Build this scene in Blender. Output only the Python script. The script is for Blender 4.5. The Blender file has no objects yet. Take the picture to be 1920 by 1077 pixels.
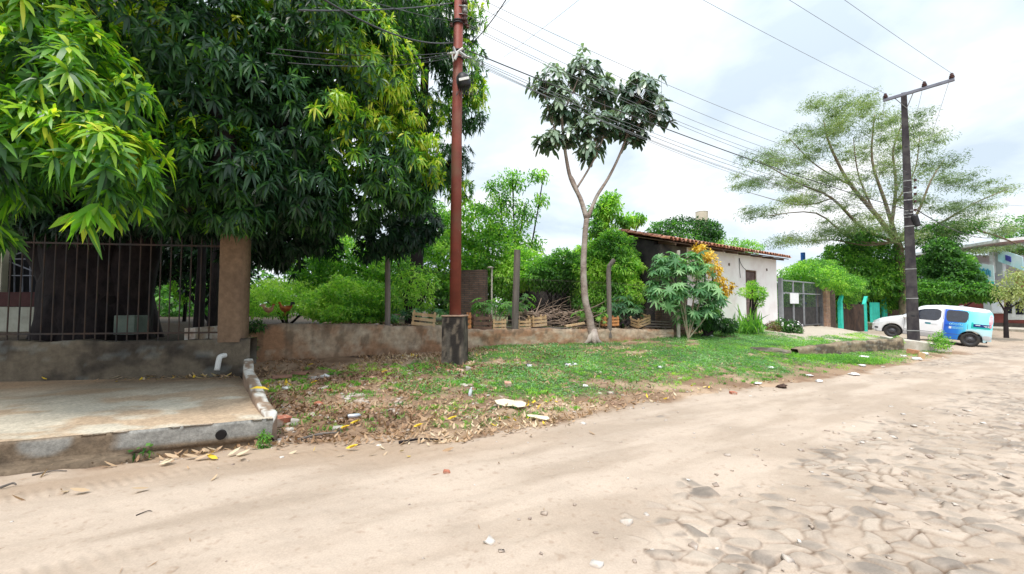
import bpy, math, random
import numpy as np
from mathutils import Matrix, Vector
random.seed(7)
SC = bpy.context.scene
COL = SC.collection
R = math.radians
# ---------------------------------------------------------------- camera
HC = 1.6; PITCH = math.atan(36.5/800)
cam = bpy.data.objects.new('camera', bpy.data.cameras.new('camera'))
COL.objects.link(cam); SC.camera = cam
cam.location = (0, 0, HC); cam.rotation_euler = (math.pi/2+PITCH, 0, 0)
cam.data.sensor_width = 36; cam.data.lens = 15.0
cam.data.clip_start = .05; cam.data.clip_end = 5000
# ---------------------------------------------------------------- sky, sun, exposure
SUN_EL, SUN_AZ = 62, 200      # azimuth of the sun, degrees clockwise from +Y
wd = bpy.data.worlds.new('World'); SC.world = wd; wd.use_nodes = True
nt = wd.node_tree; nt.nodes.clear()
def N(t, **k):
    n = nt.nodes.new(t)
    for a, b in k.items(): setattr(n, a, b)
    return n
wo = N('ShaderNodeOutputWorld'); bg = N('ShaderNodeBackground'); bg.inputs['Strength'].default_value = .12
sky = N('ShaderNodeTexSky', sky_type='NISHITA'); sky.sun_disc = False
sky.sun_elevation = R(SUN_EL); sky.sun_rotation = R(SUN_AZ)
tc = N('ShaderNodeTexCoord'); sep = N('ShaderNodeSeparateXYZ'); nt.links.new(tc.outputs['Generated'], sep.inputs[0])
mz = N('ShaderNodeMath', operation='ADD'); mz.inputs[1].default_value = .28; nt.links.new(sep.outputs['Z'], mz.inputs[0])
mz2 = N('ShaderNodeMath', operation='MAXIMUM'); mz2.inputs[1].default_value = .1; nt.links.new(mz.outputs[0], mz2.inputs[0])
mz3 = N('ShaderNodeMath', operation='MAXIMUM'); mz3.inputs[1].default_value = 0; nt.links.new(sep.outputs['Z'], mz3.inputs[0])
dv = N('ShaderNodeVectorMath', operation='DIVIDE'); nt.links.new(tc.outputs['Generated'], dv.inputs[0])
cb = N('ShaderNodeCombineXYZ'); 
for i in range(3): nt.links.new(mz2.outputs[0], cb.inputs[i])
nt.links.new(cb.outputs[0], dv.inputs[1])
n1 = N('ShaderNodeTexNoise'); n1.inputs['Scale'].default_value = 1.9; n1.inputs['Detail'].default_value = 6; n1.inputs['Roughness'].default_value = .52; n1.inputs['Distortion'].default_value = .25
nt.links.new(dv.outputs[0], n1.inputs['Vector'])
rp = N('ShaderNodeValToRGB'); nt.links.new(n1.outputs['Fac'], rp.inputs[0])
e = rp.color_ramp.elements; e[0].position = .36; e[0].color = (.62, .72, .81, 1); e[1].position = .60; e[1].color = (1, 1.0, 1.0, 1)
x = rp.color_ramp.elements.new(.49); x.color = (.80, .89, .96, 1)
mp_ = N('ShaderNodeMath', operation='POWER'); nt.links.new(mz3.outputs[0], mp_.inputs[0]); mp_.inputs[1].default_value = 4
mb_ = N('ShaderNodeMath', operation='MULTIPLY_ADD'); nt.links.new(mp_.outputs[0], mb_.inputs[0]); mb_.inputs[1].default_value = 15; mb_.inputs[2].default_value = 7.4
vs = N('ShaderNodeVectorMath', operation='SCALE'); nt.links.new(rp.outputs[0], vs.inputs[0]); nt.links.new(mb_.outputs[0], vs.inputs['Scale'])
mx = N('ShaderNodeMixRGB'); mx.inputs[0].default_value = .9
nt.links.new(sky.outputs[0], mx.inputs[1]); nt.links.new(vs.outputs[0], mx.inputs[2])
nt.links.new(mx.outputs[0], bg.inputs[0]); nt.links.new(bg.outputs[0], wo.inputs[0])
sl = bpy.data.lights.new('sun', 'SUN'); sl.energy = 2.6; sl.angle = R(12); sl.color = (1, .95, .87)
so = bpy.data.objects.new('sun', sl); COL.objects.link(so)
_d = Vector((math.sin(R(SUN_AZ))*math.cos(R(SUN_EL)), math.cos(R(SUN_AZ))*math.cos(R(SUN_EL)), math.sin(R(SUN_EL))))
so.rotation_euler = _d.to_track_quat('Z', 'Y').to_euler(); so.location = (0, 0, 30)
SC.view_settings.view_transform = 'Standard'; SC.view_settings.look = 'None'
SC.view_settings.exposure = .48; SC.view_settings.gamma = 1
SC.render.engine = 'CYCLES'
SC.cycles.max_bounces = 6; SC.cycles.transparent_max_bounces = 8
# ---------------------------------------------------------------- helpers
def P(px, py, Y):
    dx = (px-960)/800; dz = (538.5-py)/800
    y = math.cos(PITCH)-dz*math.sin(PITCH); z = math.sin(PITCH)+dz*math.cos(PITCH)
    return Vector((dx*Y/y, Y, HC+z*Y/y))
def ihash(xi, yi, seed):
    h = (xi.astype(np.int64)*374761393+yi.astype(np.int64)*668265263+seed*974711) & 0xffffffff
    h = ((h ^ (h >> 13))*1274126177) & 0xffffffff
    h = ((h ^ (h >> 15))*2246822519) & 0xffffffff
    return ((h ^ (h >> 16)) & 0xffffff)/float(0xffffff)
def vnoise(x, y, seed=0):
    xi = np.floor(x); yi = np.floor(y); fx = x-xi; fy = y-yi
    fx = fx*fx*(3-2*fx); fy = fy*fy*(3-2*fy)
    a = ihash(xi, yi, seed); b = ihash(xi+1, yi, seed); c = ihash(xi, yi+1, seed); d = ihash(xi+1, yi+1, seed)
    return (a*(1-fx)+b*fx)*(1-fy)+(c*(1-fx)+d*fx)*fy
def fbm(x, y, seed=0, o=4):
    s = 0; a = .5; t = 0
    for i in range(o):
        s = s+a*vnoise(x, y, seed+i*17); t += a; a *= .5; x, y = x*1.62-y*1.22+3.1, x*1.22+y*1.62+1.7
    return s/t
def sst(a, b, v):
    t = np.clip((v-a)/(b-a), 0, 1); return t*t*(3-2*t)
def col3(c): return (c[0], c[1], c[2], 1)
def newmat(name):
    m = bpy.data.materials.new(name); m.use_nodes = True
    t = m.node_tree; return m, t, t.nodes['Principled BSDF']
def mat(name, c1, c2=None, scale=4, rough=.8, bump=.0, bscale=30, metal=0, c3=None, stretch=(1, 1, 1), spec=.3, lo=.38, hi=.62):
    m, t, b = newmat(name)
    b.inputs['Roughness'].default_value = rough; b.inputs['Metallic'].default_value = metal
    b.inputs['Specular IOR Level'].default_value = spec
    tc = t.nodes.new('ShaderNodeTexCoord'); mp = t.nodes.new('ShaderNodeMapping'); mp.inputs['Scale'].default_value = stretch
    t.links.new(tc.outputs['Object'], mp.inputs['Vector'])
    if c2 is None: c2 = tuple(v*.75 for v in c1)
    n = t.nodes.new('ShaderNodeTexNoise'); n.inputs['Scale'].default_value = scale; n.inputs['Detail'].default_value = 7; n.inputs['Roughness'].default_value = .62
    t.links.new(mp.outputs[0], n.inputs['Vector'])
    r = t.nodes.new('ShaderNodeValToRGB'); r.color_ramp.elements[0].position = lo; r.color_ramp.elements[1].position = hi
    r.color_ramp.elements[0].color = col3(c2); r.color_ramp.elements[1].color = col3(c1)
    t.links.new(n.outputs['Fac'], r.inputs[0]); out = r.outputs[0]
    if c3 is not None:
        n3 = t.nodes.new('ShaderNodeTexNoise'); n3.inputs['Scale'].default_value = scale*.35; n3.inputs['Detail'].default_value = 5
        t.links.new(tc.outputs['Object'], n3.inputs['Vector'])
        r3 = t.nodes.new('ShaderNodeValToRGB'); r3.color_ramp.elements[0].position = .5; r3.color_ramp.elements[1].position = .62
        t.links.new(n3.outputs['Fac'], r3.inputs[0])
        mxx = t.nodes.new('ShaderNodeMixRGB'); t.links.new(r3.outputs[0], mxx.inputs[0]); t.links.new(out, mxx.inputs[1]); mxx.inputs[2].default_value = col3(c3); out = mxx.outputs[0]
    t.links.new(out, b.inputs['Base Color'])
    if bump:
        n2 = t.nodes.new('ShaderNodeTexNoise'); n2.inputs['Scale'].default_value = bscale; n2.inputs['Detail'].default_value = 6
        t.links.new(mp.outputs[0], n2.inputs['Vector'])
        bp = t.nodes.new('ShaderNodeBump'); bp.inputs['Strength'].default_value = min(1, bump); bp.inputs['Distance'].default_value = .02
        t.links.new(n2.outputs['Fac'], bp.inputs['Height']); t.links.new(bp.outputs[0], b.inputs['Normal'])
    return m
def attrmat(name, rough=.9, nscale=40, amt=.25, bump=.4, bscale=90, spec=.2, dist=.01):
    m, t, b = newmat(name); b.inputs['Roughness'].default_value = rough; b.inputs['Specular IOR Level'].default_value = spec
    a = t.nodes.new('ShaderNodeAttribute'); a.attribute_name = 'Col'
    tc = t.nodes.new('ShaderNodeTexCoord')
    n = t.nodes.new('ShaderNodeTexNoise'); n.inputs['Scale'].default_value = nscale; n.inputs['Detail'].default_value = 8; n.inputs['Roughness'].default_value = .7
    t.links.new(tc.outputs['Object'], n.inputs['Vector'])
    r = t.nodes.new('ShaderNodeValToRGB'); r.color_ramp.elements[0].position = .3; r.color_ramp.elements[1].position = .7
    r.color_ramp.elements[0].color = (1-amt,)*3+(1,); r.color_ramp.elements[1].color = (1+amt*.5,)*3+(1,)
    t.links.new(n.outputs['Fac'], r.inputs[0])
    mxx = t.nodes.new('ShaderNodeMixRGB'); mxx.blend_type = 'MULTIPLY'; mxx.inputs[0].default_value = 1
    t.links.new(a.outputs['Color'], mxx.inputs[1]); t.links.new(r.outputs[0], mxx.inputs[2]); t.links.new(mxx.outputs[0], b.inputs['Base Color'])
    if bump:
        n2 = t.nodes.new('ShaderNodeTexNoise'); n2.inputs['Scale'].default_value = bscale; n2.inputs['Detail'].default_value = 6
        t.links.new(tc.outputs['Object'], n2.inputs['Vector'])
        bp = t.nodes.new('ShaderNodeBump'); bp.inputs['Strength'].default_value = bump; bp.inputs['Distance'].default_value = dist
        t.links.new(n2.outputs['Fac'], bp.inputs['Height']); t.links.new(bp.outputs[0], b.inputs['Normal'])
    return m
def leafmat(name, stops, rough=.45, trans=.35, spec=.4, tboost=(1.3, 1.5, .6)):
    m, t, b = newmat(name); b.inputs['Roughness'].default_value = rough; b.inputs['Specular IOR Level'].default_value = spec
    a = t.nodes.new('ShaderNodeAttribute'); a.attribute_name = 'tone'
    r = t.nodes.new('ShaderNodeValToRGB'); els = r.color_ramp.elements
    while len(els) < len(stops): els.new(.5)
    for i, (p, c) in enumerate(stops): els[i].position = p; els[i].color = col3(c)
    t.links.new(a.outputs['Fac'], r.inputs[0]); t.links.new(r.outputs[0], b.inputs['Base Color'])
    tr = t.nodes.new('ShaderNodeBsdfTranslucent'); mm = t.nodes.new('ShaderNodeMixRGB'); mm.blend_type = 'MULTIPLY'; mm.inputs[0].default_value = 1
    t.links.new(r.outputs[0], mm.inputs[1]); mm.inputs[2].default_value = (tboost[0], tboost[1], tboost[2], 1); t.links.new(mm.outputs[0], tr.inputs[0])
    ms = t.nodes.new('ShaderNodeMixShader'); ms.inputs[0].default_value = trans
    t.links.new(b.outputs[0], ms.inputs[1]); t.links.new(tr.outputs[0], ms.inputs[2])
    t.links.new(ms.outputs[0], t.nodes['Material Output'].inputs[0])
    return m
WM = {}
def tag(o, label=None, cat=None, group=None, kind=None):
    if label: o['label'] = label
    if cat: o['category'] = cat
    if group: o['group'] = group
    if kind: o['kind'] = kind
    return o
def thing(name, label, cat, loc=(0, 0, 0), rz=0, group=None, rot=None):
    o = bpy.data.objects.new(name, None); COL.objects.link(o); o.empty_display_size = .2
    o.location = loc; o.rotation_euler = rot if rot else (0, 0, rz)
    WM[o.name] = Matrix.Translation(Vector(loc)) @ o.rotation_euler.to_matrix().to_4x4()
    return tag(o, label, cat, group)
def link_mesh(name, me, m, parent=None, origin=None, local=False, smooth=False):
    o = bpy.data.objects.new(name, me); COL.objects.link(o)
    if m: me.materials.append(m)
    W = Matrix.Identity(4)
    if parent is not None:
        o.parent = parent; W = WM[parent.name]
    elif origin is not None:
        W = Matrix.Translation(Vector(origin)); o.location = origin
    if not local and (parent is not None or origin is not None): me.transform(W.inverted())
    WM[o.name] = W
    if smooth: me.polygons.foreach_set('use_smooth', [True]*len(me.polygons))
    me.update(); return o
def mesh_np(verts, faces, attrs=None):
    me = bpy.data.meshes.new('mesh'); verts = np.asarray(verts, dtype=np.float32); faces = np.asarray(faces, dtype=np.int32)
    k = faces.shape[1]; nf = len(faces)
    me.vertices.add(len(verts)); me.vertices.foreach_set('co', verts.ravel())
    me.loops.add(nf*k); me.loops.foreach_set('vertex_index', faces.ravel())
    me.polygons.add(nf); me.polygons.foreach_set('loop_start', np.arange(nf, dtype=np.int32)*k)
    me.update(calc_edges=True)
    for nm, arr in (attrs or {}).items():
        arr = np.asarray(arr, dtype=np.float32)
        if arr.ndim == 1:
            at = me.attributes.new(nm, 'FLOAT', 'POINT'); at.data.foreach_set('value', arr)
        else:
            at = me.attributes.new(nm, 'FLOAT_COLOR', 'POINT'); a4 = np.ones((len(arr), 4), dtype=np.float32); a4[:, :3] = arr
            at.data.foreach_set('color', a4.ravel())
    return me
def grid_faces(nr, nc):
    i = np.arange(nr-1)[:, None]*nc+np.arange(nc-1)[None, :]
    return np.stack([i, i+1, i+nc+1, i+nc], -1).reshape(-1, 4)
class MB:
    def __init__(s): s.v = []; s.f = []; s.M = Matrix.Identity(4)
    def add(s, vs, fs):
        b = len(s.v); s.v += [tuple(s.M @ Vector(v)) for v in vs]; s.f += [tuple(i+b for i in f) for f in fs]; return s
    def box(s, x0, x1, y0, y1, z0, z1):
        return s.add([(x0, y0, z0), (x1, y0, z0), (x1, y1, z0), (x0, y1, z0), (x0, y0, z1), (x1, y0, z1), (x1, y1, z1), (x0, y1, z1)],
            [(0, 3, 2, 1), (4, 5, 6, 7), (0, 1, 5, 4), (1, 2, 6, 5), (2, 3, 7, 6), (3, 0, 4, 7)])
    def bar(s, a, b, w, h, up=(0, 0, 1)):
        a = Vector(a); b = Vector(b); d = (b-a).normalized(); u = Vector(up)
        if abs(d.dot(u)) > .98: u = Vector((0, 1, 0))
        sd = d.cross(u).normalized(); u = sd.cross(d).normalized()
        vs = [p+sd*sx*w/2+u*sz*h/2 for p in (a, b) for sx, sz in ((-1, -1), (1, -1), (1, 1), (-1, 1))]
        return s.add(vs, [(0, 3, 2, 1), (4, 5, 6, 7), (0, 1, 5, 4), (1, 2, 6, 5), (2, 3, 7, 6), (3, 0, 4, 7)])
    def tube(s, pts, rad, n=8, cap=True, jit=0):
        pts = [Vector(p) for p in pts]; m = len(pts)
        if not isinstance(rad, (list, tuple)): rad = [rad]*m
        vs = []; u = None
        for i, p in enumerate(pts):
            d = (pts[min(i+1, m-1)]-pts[max(i-1, 0)]).normalized()
            if u is None: u = d.orthogonal().normalized()
            u = (u-d*u.dot(d)).normalized(); w = d.cross(u)
            for k in range(n):
                a = 2*math.pi*k/n; r = rad[i]*(1+(random.uniform(-jit, jit) if jit else 0))
                vs.append(p+(u*math.cos(a)+w*math.sin(a))*r)
        fs = [(i*n+k, i*n+(k+1) % n, (i+1)*n+(k+1) % n, (i+1)*n+k) for i in range(m-1) for k in range(n)]
        if cap: fs += [tuple(range(n))[::-1], tuple((m-1)*n+k for k in range(n))]
        return s.add(vs, fs)
    def lathe(s, prof, c=(0, 0, 0), n=16, axis=2):
        vs = []
        for r, z in prof:
            for k in range(n):
                a = 2*math.pi*k/n; q = (r*math.cos(a), r*math.sin(a), z)
                if axis == 1: q = (q[0], q[2], q[1])
                if axis == 0: q = (q[2], q[0], q[1])
                vs.append((q[0]+c[0], q[1]+c[1], q[2]+c[2]))
        m = len(prof)
        fs = [(i*n+k, i*n+(k+1) % n, (i+1)*n+(k+1) % n, (i+1)*n+k) for i in range(m-1) for k in range(n)]
        fs += [tuple(range(n))[::-1], tuple((m-1)*n+k for k in range(n))]
        return s.add(vs, fs)
    def prism(s, poly, z0, z1):
        n = len(poly)
        return s.add([(x, y, z0) for x, y in poly]+[(x, y, z1) for x, y in poly],
            [tuple(range(n))[::-1], tuple(range(n, 2*n))]+[(i, (i+1) % n, n+(i+1) % n, n+i) for i in range(n)])
    def build(s, name, m, parent=None, origin=None, local=False, smooth=False, bevel=0):
        me = bpy.data.meshes.new(name); me.from_pydata(s.v, [], s.f)
        o = link_mesh(name, me, m, parent, origin, local, smooth)
        if bevel:
            b = o.modifiers.new('b', 'BEVEL'); b.width = bevel; b.segments = 2; b.limit_method = 'ANGLE'
        return o
def smoothpath(pts, k=4):
    pts = [Vector(p) for p in pts]; out = []
    for i in range(len(pts)-1):
        a = pts[max(i-1, 0)]; b = pts[i]; c = pts[i+1]; d = pts[min(i+2, len(pts)-1)]
        for j in range(k):
            t = j/k
            out.append(.5*((2*b)+(c-a)*t+(2*a-5*b+4*c-d)*t*t+(3*b-a-3*c+d)*t**3))
    out.append(pts[-1]); return out
def unit(a): return a/np.maximum(np.linalg.norm(a, axis=-1, keepdims=True), 1e-9)
def leaf_mesh(pos, d, nrm, L, W, tone, droop=.3, prof=((0, .25), (.35, 1), (.7, .8), (1, .04)), fold=.0):
    """many leaves, each a strip of quads with two verts a station"""
    n = len(pos); d = unit(d); side = unit(np.cross(d, nrm)); up = np.cross(side, d)
    L = np.broadcast_to(L, n)[:, None]; W = np.broadcast_to(W, n)[:, None]; droop = np.broadcast_to(droop, n)[:, None]
    V = []
    for t, w in prof:
        c = pos+d*(t*L); c = c-np.array([0, 0, 1.])*(droop*L*t*t)
        V += [c-side*W*w*.5+up*fold*W*w, c+side*W*w*.5+up*fold*W*w]
    k = len(prof)*2; V = np.stack(V, 1).reshape(-1, 3)
    b = (np.arange(n)*k)[:, None, None]
    f = np.array([[2*i, 2*i+1, 2*i+3, 2*i+2] for i in range(len(prof)-1)])[None]
    return V, (b+f).reshape(-1, 4), np.repeat(tone, k)
SMALL = ((0, .12), (.5, 1), (1, .08))
def lump_pts(lumps, n, rng, shell=.3, keep=.12, lump=.16):
    c = np.array([l[:3] for l in lumps], float); r = np.array([l[3:6] for l in lumps], float)
    w = r[:, 0]*r[:, 1]+r[:, 1]*r[:, 2]+r[:, 0]*r[:, 2]; w = w/w.sum()
    i = rng.choice(len(c), n, p=w); d = unit(rng.normal(size=(n, 3)))
    ph = i*1.7
    f = 1-shell*rng.random(n)**1.5+lump*np.sin(d[:, 0]*5+ph)*np.sin(d[:, 1]*5+ph*2)+lump*.8*np.sin(d[:, 2]*9+ph*3+d[:, 0]*4)
    p = c[i]+d*r[i]*f[:, None]
    ok = np.ones(n, bool)
    for j in range(len(c)):
        q = np.linalg.norm((p-c[j])/r[j], axis=1); ok &= ~((q < .68) & (i != j) & (rng.random(n) > keep))
    return p[ok], unit(d/r[i])[ok], i[ok]
def LP(px, py, Y, rx, ry=None, rz=None):
    v = P(px, py, Y); ry = rx if ry is None else ry; rz = rx if rz is None else rz
    return (v.x, v.y, v.z, rx, ry, rz)
def foliage(name, lumps, n, L, W, m, parent, seed=1, tone=(.3, .7), tvar=.36, out=.6, rnd=.7, down=.2, droop=.25, shell=.35, keep=.12, lump=.16, clump=2.2, prof=SMALL, flat=0):
    rng = np.random.default_rng(seed)
    p, o, i = lump_pts(lumps, n, rng, shell, keep, lump); k = len(p)
    d = o*out+rng.normal(size=(k, 3))*rnd; d[:, 2] -= down
    if flat: d[:, 2] *= (1-flat)
    nr = rng.normal(size=(k, 3))*.5+np.array([0, 0, 1.]); 
    tn = tone[0]+(tone[1]-tone[0])*vnoise(p[:, 0]*clump+p[:, 2]*.7*clump, p[:, 1]*clump+p[:, 2]*clump, seed)+rng.normal(size=k)*tvar*.4
    V, F, T = leaf_mesh(p, d, nr, L*rng.uniform(.6, 1.25, k), W*rng.uniform(.7, 1.2, k), np.clip(tn, 0, 1), droop, prof)
    return link_mesh(name, mesh_np(V, F, {'tone': T}), m, parent)
def rosettes(name, p, o, nl, L, W, m, parent, seed, tone, droop=.45, spread=1.0, up=.0, prof=((0, .25), (.3, .9), (.65, .9), (1, .04)), fold=.0, tvar=.08):
    """clusters of nl leaves radiating round an outward axis at every point"""
    rng = np.random.default_rng(seed); n = len(p)
    o = unit(o+np.array([0, 0, up])); a = unit(np.cross(o, rng.normal(size=(n, 3)))); b = np.cross(o, a)
    ang = rng.uniform(0, 6.283, (n, 1))+np.arange(nl)[None]*2.4+rng.normal(size=(n, nl))*.3
    el = rng.uniform(.1, .9, (n, nl))
    d = o[:, None]*el[..., None]+(a[:, None]*np.cos(ang)[..., None]+b[:, None]*np.sin(ang)[..., None])*spread
    d = d.reshape(-1, 3); pp = np.repeat(p, nl, 0)+unit(np.repeat(o, nl, 0))*rng.uniform(-.06, .04, (n*nl, 1))*L*4*.3
    nr = np.repeat(o, nl, 0)+np.array([0, 0, .8])+rng.normal(size=d.shape)*.25
    tn = np.clip(np.repeat(tone, nl)+rng.normal(size=n*nl)*tvar, 0, 1)
    V, F, T = leaf_mesh(pp, d, nr, L*rng.uniform(.65, 1.2, n*nl), W*rng.uniform(.8, 1.15, n*nl), tn, droop*rng.uniform(.3, 1.5, n*nl), prof, fold)
    return link_mesh(name, mesh_np(V, F, {'tone': T}), m, parent)
# ---------------------------------------------------------------- terrain
EX = [-60, -15, -4.95, -2.8, -.71, .29, 2.17, 4.54, 8.2, 11.6, 15.4, 23.6, 60]
EY = [-18, 0.0, 4.15, 5.02, 5.2, 5.77, 7.2, 8.3, 10.3, 12.4, 15, 19.7, 38]
WX = [-60, -8.7, -6.0, -5.85, -3.1, -2.05, -.92, 2.3, 5.2, 8, 12, 16.6, 19.2, 23.2, 60]
WY = [-1.2, 7.26, 7.7, 9.6, 11.3, 11.7, 12.3, 13.2, 13.9, 16.4, 19.3, 22.8, 24.9, 28, 56]
WZ = [.2, .2, .2, .36, .385, .39, .445, .48, .6, .68, .66, .55, .05, -.03, 0]
LX = [-60, -6, -5, -1.4, -1.2, 5.2, 7.5, 8, 12, 16.6, 19.2, 60]
LZ = [.86, .86, 1.12, 1.0, .86, .84, .72, .68, .66, .55, .05, 0]
def yE(x): return np.interp(x, EX, EY)
def yW(x): return np.interp(x, WX, WY)
def vor(x, y, cell, seed):
    gx = x/cell; gy = y/cell; ix = np.floor(gx); iy = np.floor(gy)
    f1 = np.full(x.shape, 9.); f2 = np.full(x.shape, 9.); hx = np.zeros(x.shape); hy = np.zeros(x.shape); ddx = np.zeros(x.shape); ddy = np.zeros(x.shape)
    for a in (-1, 0, 1):
        for b in (-1, 0, 1):
            cx = ix+a; cy = iy+b
            dx = gx-(cx+.5+.85*(ihash(cx, cy, seed)-.5)); dy = gy-(cy+.5+.85*(ihash(cx, cy, seed+5)-.5))
            d = np.hypot(dx, dy*1.15); c = d < f1
            f2 = np.where(c, f1, np.minimum(f2, d)); f1 = np.where(c, d, f1)
            hx = np.where(c, cx, hx); hy = np.where(c, cy, hy); ddx = np.where(c, dx, ddx); ddy = np.where(c, dy, ddy)
    return f1, f2, hx, hy, ddx*cell, ddy*cell
def base_z(x, y):
    e = yE(x); w = yW(x); t = np.clip((y-e)/(w-e), 0, 1); zw = np.interp(x, WX, WZ)
    z = zw*(t*.75+.25*sst(0, 1, t)); lot = np.interp(x, LX, LZ)
    z = np.where(y > w, z+(lot-z)*np.clip((y-w-.05)/.12, 0, 1), z)
    return z
def terr(x, y):
    """height and colour of the ground at x, y"""
    e = yE(x); w = yW(x); z = base_z(x, y)
    # direction along the road for stretched marks
    al = x*.86+y*.5; ac = -x*.5+y*.86
    road = 1-sst(-.25, .15, y-e+(fbm(x*1.5, y*1.5, 3)-.5)*.9)
    near = (y < 30)
    sandn = fbm(x*1.1, y*1.1, 11, 5)
    bias = sst(-.7, 1.1, 3.0+.82*x-y+(fbm(x*.8, y*.8, 21)-.5)*2.8)*(.45*sst(-1.4, .0, x)+.55*sst(.3, 1.6, x))
    b2 = .62*sst(.9, .2, np.abs(y-(yE(x)-.75+.1*np.sin(x)))/.9)*sst(.8, 2.2, x)*sst(15, 9, x)
    b3 = .5*sst(.55, .7, fbm(x*.45+9, y*.45, 31))*sst(3, 6, x)
    bias = np.maximum(np.maximum(bias, b2), b3)
    lanes = .45*sst(.5, .9, np.sin(ac*2.1+.4*np.sin(al*.3)+.9)*.5+.5)
    bias = bias*(1-lanes*.9)
    wx = x+.09*(vnoise(x*8, y*8, 51)-.5)+.12*(vnoise(x*2, y*2, 53)-.5); wy = y*1.25+.09*(vnoise(x*8, y*8, 52)-.5)+.12*(vnoise(x*2, y*2, 54)-.5)
    f1, f2, hx, hy, dx, dy = vor(wx, wy, .175, 3)
    hr = ihash(hx, hy, 77); ta = (ihash(hx, hy, 78)-.5)*.24; tb = (ihash(hx, hy, 79)-.5)*.24
    edge = sst(.02, .24, f2-f1)
    st = -.006+.026*hr+ta*dx+tb*dy-.040*(1-edge)+.004*fbm(x*13, y*13, 9, 3)
    sd = .050*(1-bias)-.006+.022*(sandn-.42)*2+.016*(fbm(x*5, y*5, 14)-.5)+.006*fbm(x*16, y*16, 13)
    h = np.maximum(st, sd); m = sst(-.004, .009, st-sd)
    tr = np.abs(((ac+.12*np.sin(al*.35)+.3)/1.55) % 1-.5); tread = sst(.10, .06, tr)*(np.sin(al*75+ac*30)*.0035-.007)*sst(.35, .6, vnoise(al*.35, ac*.6, 63)); ridge = (.013*(vnoise(al*.6, ac*9, 61)-.5)+tread)*(1-bias)+.010*(fbm(x*7, y*7, 62)-.5)
    zr = h-.03+ridge
    hv = .075*(fbm(x*1.7, y*1.7, 41)-.5)+.05*(fbm(x*7, y*7, 42)-.5)+.015*(vnoise(x*30, y*30, 43)-.5)
    z = z+np.where(near, road*zr+(1-road)*hv, 0)*np.where(y > w+.3, .4, 1)
    z = z-.13*sst(12, 18, x)*sst(.35, .1, (y-e)/np.maximum(w-e, .1))
    # colours
    sand = np.array([.455, .368, .298]); sand2 = np.array([.345, .272, .212]); stone = np.array([.17, .145, .125]); stone2 = np.array([.40, .335, .275])
    soil = np.array([.30, .205, .135]); soil2 = np.array([.22, .14, .09]); green = np.array([.09, .15, .06]); pale = np.array([.50, .44, .36]); dark = np.array([.07, .05, .04])
    def mixc(a, b, t): return a+(b-a)*t[..., None]
    c = mixc(np.broadcast_to(sand, x.shape+(3,)), sand2, sst(.32, .68, fbm(al*.8, ac*3, 71, 5))*.8); c = c*(1+.16*(fbm(x*2.6, y*2.6, 87, 5)-.5)[..., None]); c = mixc(c, np.broadcast_to(soil2, c.shape), .4*sst(.70, .80, fbm(x*30, y*30, 88, 3)))
    c = mixc(c, np.broadcast_to(np.array([.33, .22, .14]), c.shape), .55*sst(.1, -1.0, (e-.45-y)*-1-1.0+1.6*(fbm(x*2, y*2, 72)-.5))*sst(2.2, -1.5, x)*sst(1.3, .2, e-y))
    stc = mixc(np.broadcast_to(stone, x.shape+(3,)), stone2, ihash(hx, hy, 80)); stc = stc*(.82+.36*ihash(hx, hy, 81))[..., None]*(.85+.3*fbm(x*22, y*22, 83))[..., None]; stc = mixc(stc, np.broadcast_to(sand, c.shape), .75*sst(.35, .7, fbm(x*5, y*5, 82)))
    c = mixc(c, stc, m*.9)
    gap_shade = sst(.13, .04, f2-f1)*sst(.2, .7, bias)*sst(.28, .42, vnoise(x*7, y*7, 85))*sst(-.02, .02, st-sd+.03)
    c = mixc(c, np.broadcast_to(soil2*.5, c.shape), gap_shade*.95)  # darkened soil between the stones, painting in the crack shadows
    g = mixc(np.broadcast_to(soil, x.shape+(3,)), soil2, sst(.35, .65, fbm(x*3, y*3, 73)))
    g = mixc(g, np.broadcast_to(np.array([.46, .33, .23]), c.shape), .7*sst(.5, .65, fbm(x*1.2+4, y*1.2, 74)))
    vg = veg(x, y); g = mixc(g, np.broadcast_to(green, c.shape), np.clip(vg*.85, 0, 1))
    # burnt patch by the wall
    q = P(720, 668, 10.6); bd = np.hypot((x-q.x+.3)/1.3, (y-q.y-.1)/.35); g = mixc(g, np.broadcast_to(dark, c.shape), .9*sst(1.2, .6, bd+.5*(fbm(x*5, y*5, 75)-.5)))
    # pale hard standing by the gate and under the car
    ps = sst(9.0, 10.5, x)*sst(.40, .52, (y-e)/(w-e)+.15*(fbm(x*2, y*2, 76)-.5))*(y < w+.5)
    g = mixc(g, np.broadcast_to(pale, c.shape), .9*ps); g = mixc(g, np.broadcast_to(sand, c.shape), .8*sst(16, 18, x)*(y < w))
    bk = mixc(np.broadcast_to(soil2*.6, c.shape), np.broadcast_to(soil*.6, c.shape), fbm(x*4, y*4, 77)); bk = mixc(bk, np.broadcast_to(np.array([.08, .12, .04]), c.shape), sst(.4, .5, fbm(x*.8, y*.8, 79))*sst(1, 2.5, y-w)*sst(-6, -5, x)); bk = mixc(bk, np.broadcast_to(np.array([.06, .045, .032]), c.shape), sst(-5.2, -6, x)); g = np.where((y > w+.15)[..., None], bk, g)  # yard soil darkened to paint in the deep shade under the trees
    c = mixc(g, c, road)
    return z, c
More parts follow.
